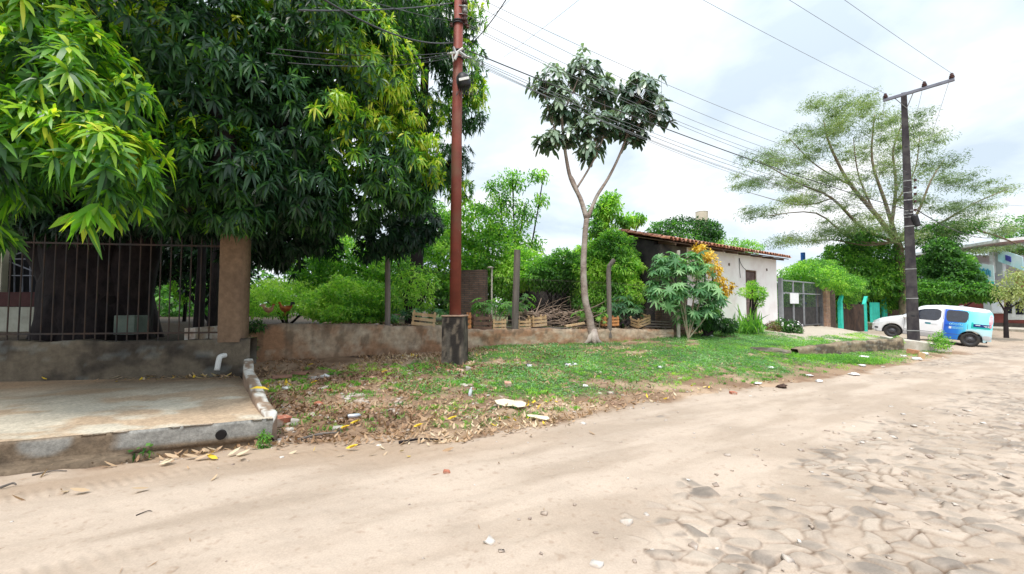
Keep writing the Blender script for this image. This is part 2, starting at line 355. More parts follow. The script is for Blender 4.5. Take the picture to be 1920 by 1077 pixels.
def veg(x, y):
    """how thickly the low plants cover the verge"""
    e = yE(x); w = yW(x); t = (y-e)/(w-e)
    lo = np.interp(x, [-5, -2.6, -1.5, -.5, 2, 12, 16, 18], [.9, .55, .30, .20, .14, .06, .04, 3])
    hi = np.interp(x, [-3, -2.3, -1.2, -.5, 9.5, 11, 13.2, 17], [.0, .75, .9, 1.1, 1.1, .62, .55, .5])
    n = fbm(x*1.3, y*1.3, 91, 4); n2 = fbm(x*6, y*6, 92, 3)
    v = sst(lo-.08, lo+.22, t+.25*(n-.5))*sst(hi+.06, hi-.08, t)*sst(.41, .55, n*.55+n2*.45+.07*sst(-2.5, 1.5, x))
    return np.where((y > e) & (y < w), v, 0)
def gz(x, y): return float(terr(np.array([float(x)]), np.array([float(y)]))[0][0])
M_ground = attrmat('ground_soil', nscale=55, amt=.35, bump=.5, bscale=120)
M_road = attrmat('road_sand', nscale=70, amt=.16, bump=.35, bscale=160)
ys = [1.25]
while ys[-1] < 5: ys.append(ys[-1]*1.0023)
while ys[-1] < 8: ys.append(ys[-1]*1.003)
while ys[-1] < 34: ys.append(ys[-1]*1.0042)
while ys[-1] < 3000: ys.append(ys[-1]*1.06)
us = np.concatenate([np.linspace(-3, -1.32, 50), np.linspace(-1.3, 1.3, 980), np.linspace(1.32, 3, 50)])
YY, UU = np.meshgrid(np.array(ys), us, indexing='ij'); XX = YY*UU
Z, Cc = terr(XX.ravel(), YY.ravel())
def soften(A, n):
    for _ in range(n):
        B = A.copy(); B[1:-1] = (A[:-2]+2*A[1:-1]+A[2:])/4; A = B.copy(); B[:, 1:-1] = (A[:, :-2]+2*A[:, 1:-1]+A[:, 2:])/4; A = B
    return A
_rd = (YY < yE(XX)-.1); Z2 = soften(Z.reshape(YY.shape), 2); Z = np.where(_rd, Z2, Z.reshape(YY.shape)).ravel()
C3 = Cc.reshape(YY.shape+(3,)); Cc = np.where(_rd[..., None], np.stack([soften(C3[..., k], 1) for k in range(3)], -1), C3).reshape(-1, 3)
V = np.stack([XX.ravel(), YY.ravel(), Z], 1); F = grid_faces(len(ys), len(us))
fc = V[F].mean(1); isroad = fc[:, 1] < yE(fc[:, 0])+.1
def sub(F, V, C, name, m):
    idx, inv = np.unique(F.ravel(), return_inverse=True)
    me = mesh_np(V[idx], inv.reshape(-1, 4), {'Col': C[idx]}); o = link_mesh(name, me, m, smooth=True); return o
tag(sub(F[~isroad], V, Cc, 'ground', M_ground), kind='structure')
# the strip of road behind and beside the viewer, coarser
yb = np.concatenate([np.linspace(-60, -4, 30), np.linspace(-3.5, 1.25, 40)]); xb = np.linspace(-60, 60, 300)
Yb, Xb = np.meshgrid(yb, xb, indexing='ij'); Zb, Cb = terr(Xb.ravel(), Yb.ravel())
Vb = np.stack([Xb.ravel(), Yb.ravel(), np.where(Yb.ravel() >= 1.24, -.06, Zb-.012)], 1)
Fr = F[isroad]; idx, inv = np.unique(Fr.ravel(), return_inverse=True)
Vr = np.concatenate([V[idx], Vb]); Fr2 = np.concatenate([inv.reshape(-1, 4), grid_faces(len(yb), len(xb))+len(idx)])
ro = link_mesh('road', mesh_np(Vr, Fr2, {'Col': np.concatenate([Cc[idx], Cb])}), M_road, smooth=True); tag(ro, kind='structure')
del YY, UU, XX, V, F, Cc
# wide sheet to the horizon
mb = MB(); mb.add([(-3000, -3000, -.35), (3000, -3000, -.35), (3000, 3500, -.35), (-3000, 3500, -.35)], [(0, 1, 2, 3)])
tag(mb.build('terrain', mat('far_soil', (.2, .17, .1))), kind='structure')

# ---------------------------------------------------------------- sidewalk slab (left)
M_conc = attrmat('worn_concrete', nscale=28, amt=.38, bump=.5, bscale=60, dist=.012)
FA = np.array([-15., 0.0]); FB = np.array([-4.95, 4.15]); FC = np.array([-2.8, 5.02])
def slab():
    xs = np.concatenate([np.linspace(-14, -6.2, 60), np.linspace(-6.15, -2.78, 240)])
    f = np.stack([xs, yE(xs)], 1); far = np.stack([np.interp(xs, [-14, -8.7, -5.1, -2.78], [-14*.94+.2, -8.7, -5.1, -2.78]), np.interp(xs, [-14, -8.7, -5.1, -2.78], [6.4, 7.3, 7.98, 5.06])], 1)
    far[:, 0] = np.interp(xs, [-14, -6.5, -2.78], [-13.5, -7.6, -5.0]); far[:, 1] = 7.26+(far[:, 0]+8.7)*.162+.02
    rows = []; cols = []
    nz = lambda s, k: fbm(xs*k, xs*0+s, 5, 4)-.5
    top = .30
    stain = np.array([.10, .075, .055]); cem = np.array([.24, .232, .215]); brown = np.array([.21, .155, .105]); lite = np.array([.56, .50, .405])
    for j in range(10):                                         # lip and face
        if j < 3:
            off = [.16, .15, .03][j]; z = [-.03, .055, .07][j]
            y = f[:, 1]-off*(1-sst(-4.2, -3.6, xs)); zz = z+.02*nz(j*.1, 3)
        else:
            t = (j-3)/6; zz = .07+(top-.07)*t+.01*nz(2, 4)*(t > .9); y = f[:, 1]-.02+.03*t+.02*nz(j*.3, 5)+.01*nz(j*1.3, 18)
        rows.append(np.stack([xs, y, zz+xs*0], 1))
        pc = sst(-4.16, -4.05, xs+.12*nz(j*.25, 9))*(j > 4)
        n = fbm(xs*2.5, xs*0+j*.3, 6)[:, None]
        pt = (sst(.16, .11, np.hypot((xs+4.62)/1.4, (j-7.6)*.045)))[:, None]*(j < 9)
        c = stain*(1-n)+brown*n; c = c+(cem-c)*np.clip(pc[:, None]+pt, 0, 1)
        nd = fbm(xs*9, xs*0+j*.9, 16, 4)[:, None]; c = c*(.55+.9*nd); cols.append(c)
    nt_ = 90
    for j in range(nt_):
        t = (j/(nt_-1))**1.2
        p = f*(1-t)+far*t
        n = fbm(p[:, 0]*1.1, p[:, 1]*2.0, 8, 5); n2 = fbm(p[:, 0]*7, p[:, 1]*7, 9)
        z = top+.03*t+.006*(n2-.5)+(.012*nz(2, 4)*np.exp(-t*30))-.012*np.exp(-t*60)
        rows.append(np.stack([p[:, 0], p[:, 1]+.01, z], 1))
        dk = sst(.35, .95, t+.35*(n-.5)); c = lite*(1-dk)[:, None]+np.array([.27, .20, .14])*dk[:, None]
        st = sst(.48, .62, n)*.75; c = c+(np.array([.44, .30, .19])-c)*(st*(1-dk*.5))[:, None]; c = c*(.8+.35*n2)[:, None]
        cols.append(c)
    V = np.concatenate(rows); C = np.concatenate(cols)
    o = link_mesh('pavement', mesh_np(V, grid_faces(len(rows), len(xs)), {'Col': C}), M_conc, smooth=True); tag(o, kind='structure')
slab()
# ---------------------------------------------------------------- rough rendered walls as displaced grids
def rough_wall(name, pts, thick, m, label, cat, palette, seed=1, amp=.02, step=.04, origin=None, parent=None, rounded=.03):
    """pts: (x, y, zbase, ztop) along the wall; front face towards the viewer; returns the mesh object"""
    pts = np.array(pts, float); seg = np.hypot(*np.diff(pts[:, :2], axis=0).T); s = np.concatenate([[0], np.cumsum(seg)])
    n = int(s[-1]/step)+2; q = np.linspace(0, s[-1], n); A = np.stack([np.interp(q, s, pts[:, k]) for k in range(4)], 1)
    t = np.gradient(A[:, :2], axis=0); t = t/np.linalg.norm(t, axis=1, keepdims=True); nr = np.stack([t[:, 1], -t[:, 0]], 1)  # to the viewer
    rows = []; cols = []; K = 16
    topn = (fbm(q*1.7, q*0, seed+3, 4)-.5)*.10+(fbm(q*9, q*0, seed+4)-.5)*.03
    for j in range(K+4):
        if j <= K:
            v = j/K; z = (A[:, 2]-.25)+(A[:, 3]+topn-A[:, 2]+.25)*v
            dd = amp*(fbm(q*2.2, z*2.2, seed)-.5)*2+amp*.6*(fbm(q*10, z*10, seed+1)-.5)-rounded*sst(.9, 1, v)*(.5+fbm(q*5, q*0, seed+8))
            off = thick/2+dd
        else:
            z = A[:, 3]+topn-[0, .0, .0, .5][j-K]; off = thick/2*[0, .3, -1, -1][j-K]*np.ones(n)
        rows.append(np.stack([A[:, 0]+nr[:, 0]*off, A[:, 1]+nr[:, 1]*off, z+(.02*(fbm(q*6, q*0+j, seed+6)-.5) if j > K-1 else 0)], 1))
        cols.append(palette(q, (z-A[:, 2])/(A[:, 3]-A[:, 2]), seed))
    V = np.concatenate(rows); C = np.concatenate(cols)
    o = link_mesh(name, mesh_np(V, grid_faces(len(rows), n), {'Col': C}), m, parent, origin=origin, smooth=True)
    # closing ends
    if label: tag(o, label, cat)
    return o
def pal_ret(q, v, seed):
    a = np.array([.42, .32, .23]); b = np.array([.34, .185, .105]); c = np.array([.12, .09, .065]); d = np.array([.52, .44, .34])
    n = fbm(q*2.2+v, v*1.9, seed+20, 6)[:, None]; n2 = fbm(q*5+v*2, v*4, seed+21, 5)[:, None]; n3 = fbm(q*9, v*2.2, seed+22, 5)[:, None]
    col = a+(b-a)*sst(.38, .68, n)*.9; col = col+(c-col)*sst(.50, .72, n3)*.6; col = col+(d-col)*sst(.50, .72, n2)*.6
    col = col+(c-col)*sst(.85, 1.02, v+.2*(n2[:, 0]-.5))[:, None]*.5+(np.array([.25, .14, .08])-col)*.5*sst(.25, 0, v)[:, None]
    return np.clip(col, .02, 1)
def pal_dark(q, v, seed):
    a = np.array([.15, .125, .095]); c = np.array([.045, .038, .034]); d = np.array([.22, .22, .20])
    n = fbm(q*1.3, v*1.5, seed+20, 5)[:, None]; n2 = fbm(q*3, v*5, seed+21, 4)[:, None]
    col = a+(c-a)*sst(.45, .6, n)*.8+(d-a)*sst(.62, .68, n2)*.5; return np.clip(col, .02, 1)
M_wall = attrmat('old_render', nscale=9, amt=.34, bump=.6, bscale=32, dist=.015)
rough_wall('retaining_wall', [(-6.0, 9.5, .36, 1.2), (-5.2, 10.0, .36, 1.18), (-3.1, 11.3, .385, 1.12), (-1.75, 11.9, .39, 1.08)], .3, M_wall,
    'long low wall of peeling brown render under the wooden posts, left of the red pole', 'wall', pal_ret, 1, amp=.03, origin=(-3.8, 10.8, .3))
rough_wall('retaining_wall', [(-1.75, 11.93, .39, .95), (-.92, 12.3, .445, .93), (2.3, 13.2, .45, .93)], .25, M_wall,
    'lower stained wall between the red pole pedestal and the slender tree', 'wall', pal_ret, 5, amp=.025, origin=(.3, 12.6, .3))
rough_wall('retaining_wall', [(2.55, 13.25, .5, .9), (4.0, 13.6, .55, .9), (5.15, 13.85, .58, .88)], .25, M_wall,
    'crumbling reddish low wall between the slender tree and the white house', 'wall', pal_ret, 9, amp=.05, origin=(3.8, 13.6, .4))
# fence plinth, pillar, railing
pw = [(-15, 6.24, .2, 1.0), (-8.7, 7.26, .3, .99), (-4.82, 7.86, .34, 1.0)]
fence = thing('railing_fence', 'black iron bar railing on a low dark stained wall, beneath the mango tree', 'fence', (-8, 7.5, .3))
pl = rough_wall('plinth', [(a, b+.14, c, d) for a, b, c, d in pw], .28, M_wall, None, None, pal_dark, 12, amp=.012, parent=fence, rounded=.01)
M_iron = mat('black_iron', (.03, .028, .03), (.06, .035, .025), rough=.6)
for k, z in enumerate((1.12, 2.72)):
    mb = MB(); mb.bar((-15, 6.38, z), (-8.7, 7.4, z), .03, .03); mb.bar((-8.7, 7.4, z), (-5.42, 7.92, z), .03, .03); mb.build('rail', M_iron, fence)
x = -14.0
while x < -5.5:
    y = np.interp(x, [-15, -8.7, -5.4], [6.38, 7.4, 7.92]); mb = MB(); mb.tube([(x, y, .96), (x, y, 2.78)], .011, 6); mb.tube([(x, y, 2.78), (x, y, 2.9)], [.016, .001], 6)
    mb.build('bar', M_iron, fence); x += .165
def pillar():
    o = thing('fence_pillar', 'tall square pillar of tan render at the right end of the railing', 'pillar', (-5.09, 8.0, .3))
    rows = []; n = 12; K = 60
    cx, cy, hw = -5.19, 7.98, .185; zz = np.linspace(.95, 3.6, K); a = R(9)
    ring = [(-1, -1), (-.5, -1), (0, -1), (.5, -1), (1, -1), (1, 0), (1, 1), (0, 1), (-1, 1), (-1, 0), (-1, -1)]
    C = []
    for z in zz:
        p = np.array(ring, float)*hw; p = p+.006*(vnoise(p[:, 0]*30+z*5, p[:, 1]*30+z*8, 4)[:, None]-.5)*np.sign(p)
        q = np.stack([cx+p[:, 0]*math.cos(a)-p[:, 1]*math.sin(a), cy+p[:, 0]*math.sin(a)+p[:, 1]*math.cos(a), z+0*p[:, 0]], 1); rows.append(q)
        nn = fbm(q[:, 0]*2+z, q[:, 2]*1.2, 14, 4)[:, None]; C.append(np.array([.30, .20, .13])*(1-nn)+np.array([.17, .115, .08])*nn)
    me = mesh_np(np.concatenate(rows), grid_faces(K, len(ring)), {'Col': np.concatenate(C)}); link_mesh('shaft', me, M_wall, o)
    mb = MB(); mb.M = Matrix.Translation((cx, cy, 0)) @ Matrix.Rotation(a, 4, 'Z'); mb.box(-.22, .22, -.22, .22, 3.6, 3.68); mb.build('cap', mat('pillar_cap', (.3, .25, .2)), o)
pillar()
# return wall hidden corner + kerb beside the slab
M_curb = mat('white_washed_kerb', (.62, .60, .56), (.36, .24, .17), scale=5, rough=.85, bump=.5, bscale=35)
kp = np.array([(-2.86, 5.12, .35), (-3.25, 5.6, .385), (-3.9, 6.5, .49), (-4.35, 7.1, .56), (-4.75, 7.75, .66)]); _t = np.linspace(0, 4, 160)
kq = np.stack([np.interp(_t, range(5), kp[:, i]) for i in range(3)], 1); kt = np.gradient(kq[:, :2], axis=0); kt /= np.linalg.norm(kt, axis=1, keepdims=True); kn = np.stack([-kt[:, 1], kt[:, 0]], 1)
rows = []; cols = []
for j, (o_, h_) in enumerate(((-.075, None), (-.075, -.05), (-.07, -.008), (-.04, 0), (0, .002), (.04, 0), (.07, -.008), (.075, -.05), (.075, None))):
    w_ = o_+.012*(fbm(_t*9, _t*0+j*.4, 3)-.5)+.01*(vnoise(_t*3, _t*0+j*.3, 4)-.5); z_ = kq[:, 2]*0-.02 if h_ is None else kq[:, 2]+h_+.014*(fbm(_t*7, _t*0+j*.2, 5)-.5)
    rows.append(np.stack([kq[:, 0]+kn[:, 0]*w_, kq[:, 1]+kn[:, 1]*w_, z_], 1)); nn = sst(.42, .6, fbm(_t*3, _t*0+j*.5, 6, 5))[:, None]; sd_ = .35 if h_ is None or h_ < -.04 else 1
    cols.append((np.array([.62, .60, .56])*(1-nn)+np.array([.34, .24, .17])*nn)*1.0*(1-nn*.2) if sd_ == 1 else np.tile([.30, .215, .16], (160, 1)))
rows = [np.concatenate([np.array([[-2.86, 5.10, .1]]), r_, np.array([[-4.75, 7.77, .3]])]) for r_ in rows]; cols = [np.concatenate([c_[:1], c_, c_[-1:]]) for c_ in cols]
link_mesh('kerb', mesh_np(np.concatenate(rows), grid_faces(9, 162), {'Col': np.concatenate(cols)}), M_wall, origin=(-3.8, 6.4, .1)); tag(bpy.data.objects['kerb'], 'narrow whitewashed kerb running back along the right edge of the concrete pavement', 'kerb')
mb = MB(); mb.bar((-5.98, 7.95, .7), (-5.98, 9.6, .7), .2, 1.0); o = mb.build('side_wall', M_curb, origin=(-5.98, 8.8, .2)); tag(o, 'short side wall behind the tan pillar joining railing and retaining wall', 'wall')
M_pvc = mat('white_pvc', (.75, .76, .76), (.6, .61, .6), rough=.4)
a = P(416, 668, 7.72); mb = MB()
a0 = Vector((a.x, 7.95, a.z)); mb.tube(smoothpath([a0, (a.x, 7.72, a.z+.0), (a.x-.005, 7.66, a.z-.04), (a.x-.03, 7.65, a.z-.24)], 4), .045, 12)
tag(mb.build('drain_pipe', M_pvc, origin=a0, smooth=True), 'short white plastic downpipe elbow sticking out of the dark wall', 'pipe')
hp = P(420, 811, 4.86); hp.y = float(yE(hp.x)); mb = MB(); mb.M = Matrix.Translation((hp.x, hp.y-.035, .175)) @ Matrix.Rotation(R(22), 4, 'Z')
mb.lathe([(.001, -.018), (.048, -.018), (.052, -.01), (.052, .08), (.001, .08)], axis=1, n=20)  # solid black disc paints the shade inside the drain hole
o = mb.build('drain_outlet', mat('hole_shade_black', (.012, .01, .01), rough=1), origin=hp); tag(o, 'drain outlet in the grey patched kerb face, its dark hole a round black disc', 'drain')
# ---------------------------------------------------------------- red pole on its pedestal
M_rust = mat('red_oxide_paint', (.27, .070, .052), (.20, .055, .042), scale=3, rough=.6, bump=.15, bscale=20, c3=(.22, .10, .07))
M_metal = mat('grey_galvanised', (.42, .42, .43), (.3, .3, .3), rough=.5, metal=.5)
M_black = mat('black_rubber', (.022, .022, .026), (.035, .035, .04), rough=.5)
M_brown_ins = mat('brown_porcelain', (.09, .04, .035), (.06, .03, .03), rough=.25)
M_whiteb = mat('white_clamp', (.75, .75, .74), rough=.4)
PB = P(853, 686, 9.6); PB.z = .28
def pal_ped(q, v, s):
    a = np.array([.125, .108, .092]); c = np.array([.035, .03, .028]); b = np.array([.23, .185, .145])
    n = fbm(q*3, v*3.2, s, 6)[:, None]; n2 = fbm(q*7, v*5.5, s+4, 5)[:, None]
    col = a+(c-a)*sst(.36, .6, n+.16*(v[:, None]-.4)); return np.clip(col+(b-col)*sst(.58, .7, n2)*.6, .02, 1)
ped = thing('pole_pedestal', 'square black stained concrete pedestal carrying the red pole', 'pedestal', PB)
K = 40; rows = []; C = []; ang = R(-6)
_l = np.linspace(-1, 1, 15); ring = np.array([(a, -1) for a in _l]+[(1, a) for a in _l[1:]]+[(-a, 1) for a in _l[1:]]+[(-1, -a) for a in _l[1:]])*.245
cc = P(853, 686, 9.85)
for j in range(K):
    z = .15+j/(K-1)*1.22; q = np.linspace(0, 4, len(ring)); k = 1+.02*(vnoise(q*6, q*0+z*6, 3)[:, None]-.5); k[-1] = k[0]; sh = .985 if j == K-1 else 1
    p = ring*k*sh*(1.03-.03*j/K); p = np.stack([cc.x+p[:, 0]*math.cos(ang)-p[:, 1]*math.sin(ang), cc.y+p[:, 0]*math.sin(ang)+p[:, 1]*math.cos(ang), p[:, 0]*0+z], 1)
    rows.append(p); C.append(pal_ped(q, np.full(len(q), j/K), 3))
link_mesh('block', mesh_np(np.concatenate(rows), grid_faces(K, len(ring)), {'Col': np.concatenate(C)}), M_wall, ped)
mb = MB(); mb.M = Matrix.Translation((cc.x, cc.y, 0)) @ Matrix.Rotation(ang, 4, 'Z'); mb.box(-.262, .262, -.262, .262, 1.371, 1.405)
mb.build('top_slab', mat('brick_cap', (.42, .28, .20), (.3, .2, .15), scale=12, bump=.5), ped, bevel=.01)
RP = Vector((cc.x, cc.y, 1.405))
pole = thing('utility_pole', 'red oxide painted steel utility pole standing on a stained concrete block', 'utility pole', RP)
mb = MB(); mb.tube([RP, RP+Vector((.01, 0, 4.5)), RP+Vector((.06, 0, 9.2))], [.132, .12, .095], 20); mb.build('pole', M_rust, pole, smooth=True)
def pz(py, Y=9.85): return P(853, py, Y).z
for py in (8, 24, 40):
    mb = MB(); c0 = Vector((P(872, py, 9.8).x, 9.75, pz(py))); mb.lathe([(.02, -.09), (.06, -.08), (.075, -.05), (.045, -.02), (.045, .02), (.075, .05), (.06, .08), (.02, .09)], c0, 14)
    mb.bar(c0-Vector((.14, 0, .1)), c0+Vector((0, 0, -.1)), .03, .01); mb.bar(c0-Vector((.14, 0, -.1)), c0+Vector((0, 0, .1)), .03, .01)
    mb.build('insulator', M_metal if py == 24 else M_brown_ins, pole)
for py in (42, 46, 98, 112): 
    mb = MB(); mb.lathe([(.13, -.012), (.138, -.012), (.138, .012), (.13, .012)], (RP.x+.03, RP.y, pz(py)), 20); mb.build('strap', M_black, pole)
for i, (px, py, w) in enumerate(((846, 101, .05), (852, 96, .06), (862, 94, .05), (869, 103, .08), (856, 106, .06), (873, 108, .05), (848, 109, .03))):
    mb = MB(); c0 = P(px, py, 9.68); mb.M = Matrix.Translation(c0) @ Matrix.Rotation(i*1.3, 4, 'Y'); mb.tube([(-.09, 0, 0), (.09, 0, .02)], w*.55, 8); mb.build('clamp', M_whiteb if i % 2 == 0 else M_metal, pole)
for px, py in ((846, 47), (874, 44), (877, 50)):
    mb = MB(); mb.lathe([(.02, -.05), (.045, -.03), (.03, 0), (.045, .03), (.02, .05)], P(px, py, 9.65), 10); mb.build('spool', M_brown_ins, pole)
sb = P(869, 153, 9.68)
box = thing('splice_box', 'black domed cable splice box strapped to the red pole', 'junction box', sb)
mb = MB(); mb.M = Matrix.Translation(sb) @ Matrix.Rotation(R(-12), 4, 'Y'); mb.lathe([(.12, -.16), (.155, -.13), (.165, 0), (.15, .1), (.10, .17), (.03, .2)], n=20); mb.build('dome', M_black, box, smooth=True)
mb = MB(); mb.M = Matrix.Translation(sb) @ Matrix.Rotation(R(-12), 4, 'Y'); mb.box(-.09, .14, -.172, -.155, -.06, .0); mb.build('label_plate', M_whiteb, box)
for i in range(6):
    mb = MB(); a = sb+Vector((-.09+i*.045, -.06, -.14)); mb.tube(smoothpath([a, a+Vector((.0, 0, -.12)), a+Vector((.03*(i-2), 0, -.22)), a+Vector((.05*(i-2)+.05, .05, -.1))], 3), .008, 6); mb.build('cable_tail', M_black, box)
mb = MB(); a = sb+Vector((.1, -.05, .1)); mb.tube(smoothpath([a+Vector((.05, 0, .5)), a+Vector((.12, 0, .1)), a+Vector((.12, 0, -.35)), a+Vector((.09, 0, -.55)), a+Vector((.02, 0, -.4))], 4), .007, 6); mb.build('cable_loop', M_black, box)
# ---------------------------------------------------------------- concrete pole with crossarm
M_pconc = mat('weathered_pole_concrete', (.055, .048, .052), (.03, .026, .032), scale=6, rough=.9, bump=.4, bscale=30, c3=(.075, .07, .07), stretch=(1, 1, .4))
PP = P(1713, 641, 16.5); top = P(1697, 180, 16.5)
cp = thing('utility_pole', 'tall dark concrete utility pole with a three insulator crossarm, in front of the van', 'utility pole', (PP.x, PP.y, PP.z))
mb = MB(); M3 = Matrix.Rotation(R(-38), 4, 'Z')
def polebox(mb, z0, w0, z1, w1, dx1):
    vs = [Vector((PP.x, PP.y, z0))+M3 @ Vector((a*w0/2, b*w0*.4, 0)) for a, b in ((-1, -1), (1, -1), (1, 1), (-1, 1))]+[Vector((PP.x+dx1, PP.y, z1))+M3 @ Vector((a*w1/2, b*w1*.4, 0)) for a, b in ((-1, -1), (1, -1), (1, 1), (-1, 1))]
    mb.add(vs, [(0, 3, 2, 1), (4, 5, 6, 7), (0, 1, 5, 4), (1, 2, 6, 5), (2, 3, 7, 6), (3, 0, 4, 7)])
polebox(mb, PP.z-.3, .36, top.z+.12, .17, .03); mb.build('pole', M_pconc, cp, bevel=.015)
for k in range(7):
    z = PP.z+1.0+k*1.1; mb = MB(); w = .36-.19*(z-PP.z)/9.5
    mb.M = Matrix.Translation((PP.x+.03*(z/9), PP.y, z)) @ M3; mb.box(-.05, .05, -w*.4-.006, -w*.4+.01, -.03, .03); mb.build('bolt_hole', M_black, cp)
for py in (340, 362, 376, 396, 402, 408, 425, 620, 560, 505):
    z = P(1705, py, 16.5).z; w = .36-.19*(z-PP.z)/9.5; mb = MB(); mb.M = Matrix.Translation((PP.x+.03*(z/9), PP.y, z)) @ M3
    h = w/2+.008; g = w*.4+.008; mb.box(-h, h, -g, -g+.01, -.015, .015); mb.box(-h, h, g-.01, g, -.015, .015); mb.box(-h, -h+.01, -g+.01, g-.01, -.015, .015); mb.box(h-.01, h, -g+.01, g-.01, -.015, .015); mb.build('band', M_metal, cp)
AL = P(1656, 189, 16.75); AR = P(1790, 149, 15.25); ad = (AR-AL).normalized()
M_arm = mat('grey_crossarm', (.20, .21, .26), (.15, .15, .19), rough=.6)
mb = MB(); mb.bar(AL, AR, .09, .11); mb.build('crossarm', M_arm, cp, bevel=.008)
INS = []
for px in (1663, 1740, 1787):
    t = {1663: .035, 1740: .60, 1787: .965}[px]; c0 = AL+(AR-AL)*t+Vector((0, 0, .055)); INS.append(c0+Vector((0, 0, .2)))
    mb = MB(); mb.lathe([(.02, 0), (.075, .02), (.085, .06), (.06, .08), (.075, .11), (.05, .14), (.055, .17), (.03, .21)], c0, 14); mb.build('insulator', M_brown_ins, cp)
pt = Vector((PP.x+.03, PP.y, top.z-.55))
for t in (.16, .45): mb = MB(); mb.bar(pt-Vector((0, .1, 0)), AL+(AR-AL)*t, .03, .012); mb.build('brace', M_metal, cp)
for k, py in enumerate((338, 352, 364, 378, 394)):
    mb = MB(); mb.lathe([(.02, -.05), (.06, -.03), (.035, 0), (.06, .03), (.02, .05)], P(1716, py, 16.4), 10); mb.build('spool', M_brown_ins, cp)
mb = MB(); c0 = P(1717, 412, 16.3); mb.M = Matrix.Translation(c0) @ Matrix.Rotation(R(-15), 4, 'Y'); mb.lathe([(.06, -.28), (.10, -.22), (.10, .15), (.05, .22)], n=14); tag(mb.build('splice_closure', M_black, origin=c0), 'black cable closure hanging on the concrete pole with the crossarm', 'junction box')
# ---------------------------------------------------------------- wires
M_wire = mat('wire_dark', (.06, .06, .07), (.05, .05, .055), rough=.6); M_wire2 = mat('wire_grey', (.20, .21, .23), (.17, .18, .2), rough=.6)
def wire(a, b, sag, r, label, m=M_wire2, group='overhead wires', n=18, name='overhead_wire'):
    a = Vector(a); b = Vector(b); mb = MB()
    pts = [a.lerp(b, i/n)-Vector((0, 0, 4*sag*(i/n)*(1-i/n))) for i in range(n+1)]
    mb.tube(pts, r, 5); return tag(mb.build(name, m, origin=a, smooth=True), label, 'wire', group)
lab = ['thin wire on the left insulator of the crossarm, running up over the street', 'thin wire on the middle insulator of the crossarm', 'thin wire on the outer right insulator of the crossarm']
for i, c0 in enumerate(INS):
    wire(c0, c0+Vector((-.867, -.5, 0))*38+Vector((0, 0, .3)), .5, .006, lab[i], group='crossarm wires')
    wire(c0, c0+Vector((.62, .78, -.055))*42, .9, .006, ['wire leaving the left crossarm insulator to the far right', 'wire leaving the middle crossarm insulator to the far right', 'wire leaving the outer crossarm insulator to the far right'][i], group='crossarm wires')
base = Vector((15.5, 16.4, 0)); far = []
spec = [(888, -8, 1700, 322, .004, .35), (884, 6, 1702, 338, .0, .55), (878, 30, 1706, 352, 0, .55), (874, 44, 1710, 364, 0, .55), (877, 50, 1712, 378, 0, .5)]
for k, (a, b, c, d, _, sag) in enumerate(spec):
    wire(P(a, b, 9.75), P(c, d, 16.4), sag, .006, 'bare line wire from the red pole to the concrete pole, %s' % ['highest of the five', 'second from the top', 'middle one of the five', 'second from the bottom', 'lowest of the five'][k])
wire(P(870, 92, 9.7), P(1706, 395, 16.4), .22, .014, 'thick black cable between the red pole and the concrete pole', M_wire, 'communication cables')
for k, (b, d, sag, r) in enumerate(((100, 398, .42, .006), (103, 400, .50, .007), (108, 402, .60, .007), (112, 408, .48, .005), (104, 404, .68, .005))):
    wire(P(870, b, 9.7), P(1706, d, 16.4), sag, r, 'grey communication cable in the sagging bundle below the thick black cable', group='bundled communication cables')
wire(P(1128, 0, 6.5)+Vector((.6, -.5, .5)), P(945, 107, 13.4), .05, .004, 'thin wire crossing the others diagonally above the slender tree')
wire(P(872, 92, 9.7), P(955, -10, 6.5), .1, .009, 'dark drop cable rising right from the red pole out of sight', M_wire, 'drop cables')
wire(P(872, 60, 9.7), P(975, -20, 6.5), .1, .004, 'thin grey drop wire beside the dark one rising from the red pole', M_wire2, 'drop cables')
for k, (a, b, c, d, Y, sag, r) in enumerate(((848, 6, 560, 20, 5.6, .06, .012), (850, 80, 600, -5, 5.4, .22, .014), (846, 98, 520, 92, 6.2, .1, .007), (846, 101, 500, 100, 6.3, .15, .007), (848, 108, 540, 118, 6.0, .12, .006), (850, 40, 620, -20, 6.0, .05, .006), (846, 103, 640, 135, 8.2, .05, .005))):
    wire(P(a, b, 9.7), P(c, d, Y), sag, r, 'dark cable from the red pole leftwards into the mango leaves', M_wire, 'cables into the mango tree')
wire(P(1716, 344, 16.4), Vector((42, 22, 8.6)), .5, .006, 'line wire from the concrete pole out of the picture to the right, highest', group='wires to the right')
wire(P(1716, 372, 16.4), Vector((42, 22, 7.6)), .6, .006, 'line wire from the concrete pole out of the picture to the right, lower', group='wires to the right')
wire(P(1716, 392, 16.4), Vector((40, 34, 7.6)), .8, .02, 'thick cable sloping from the concrete pole towards the far building', M_wire, group='wires to the right')

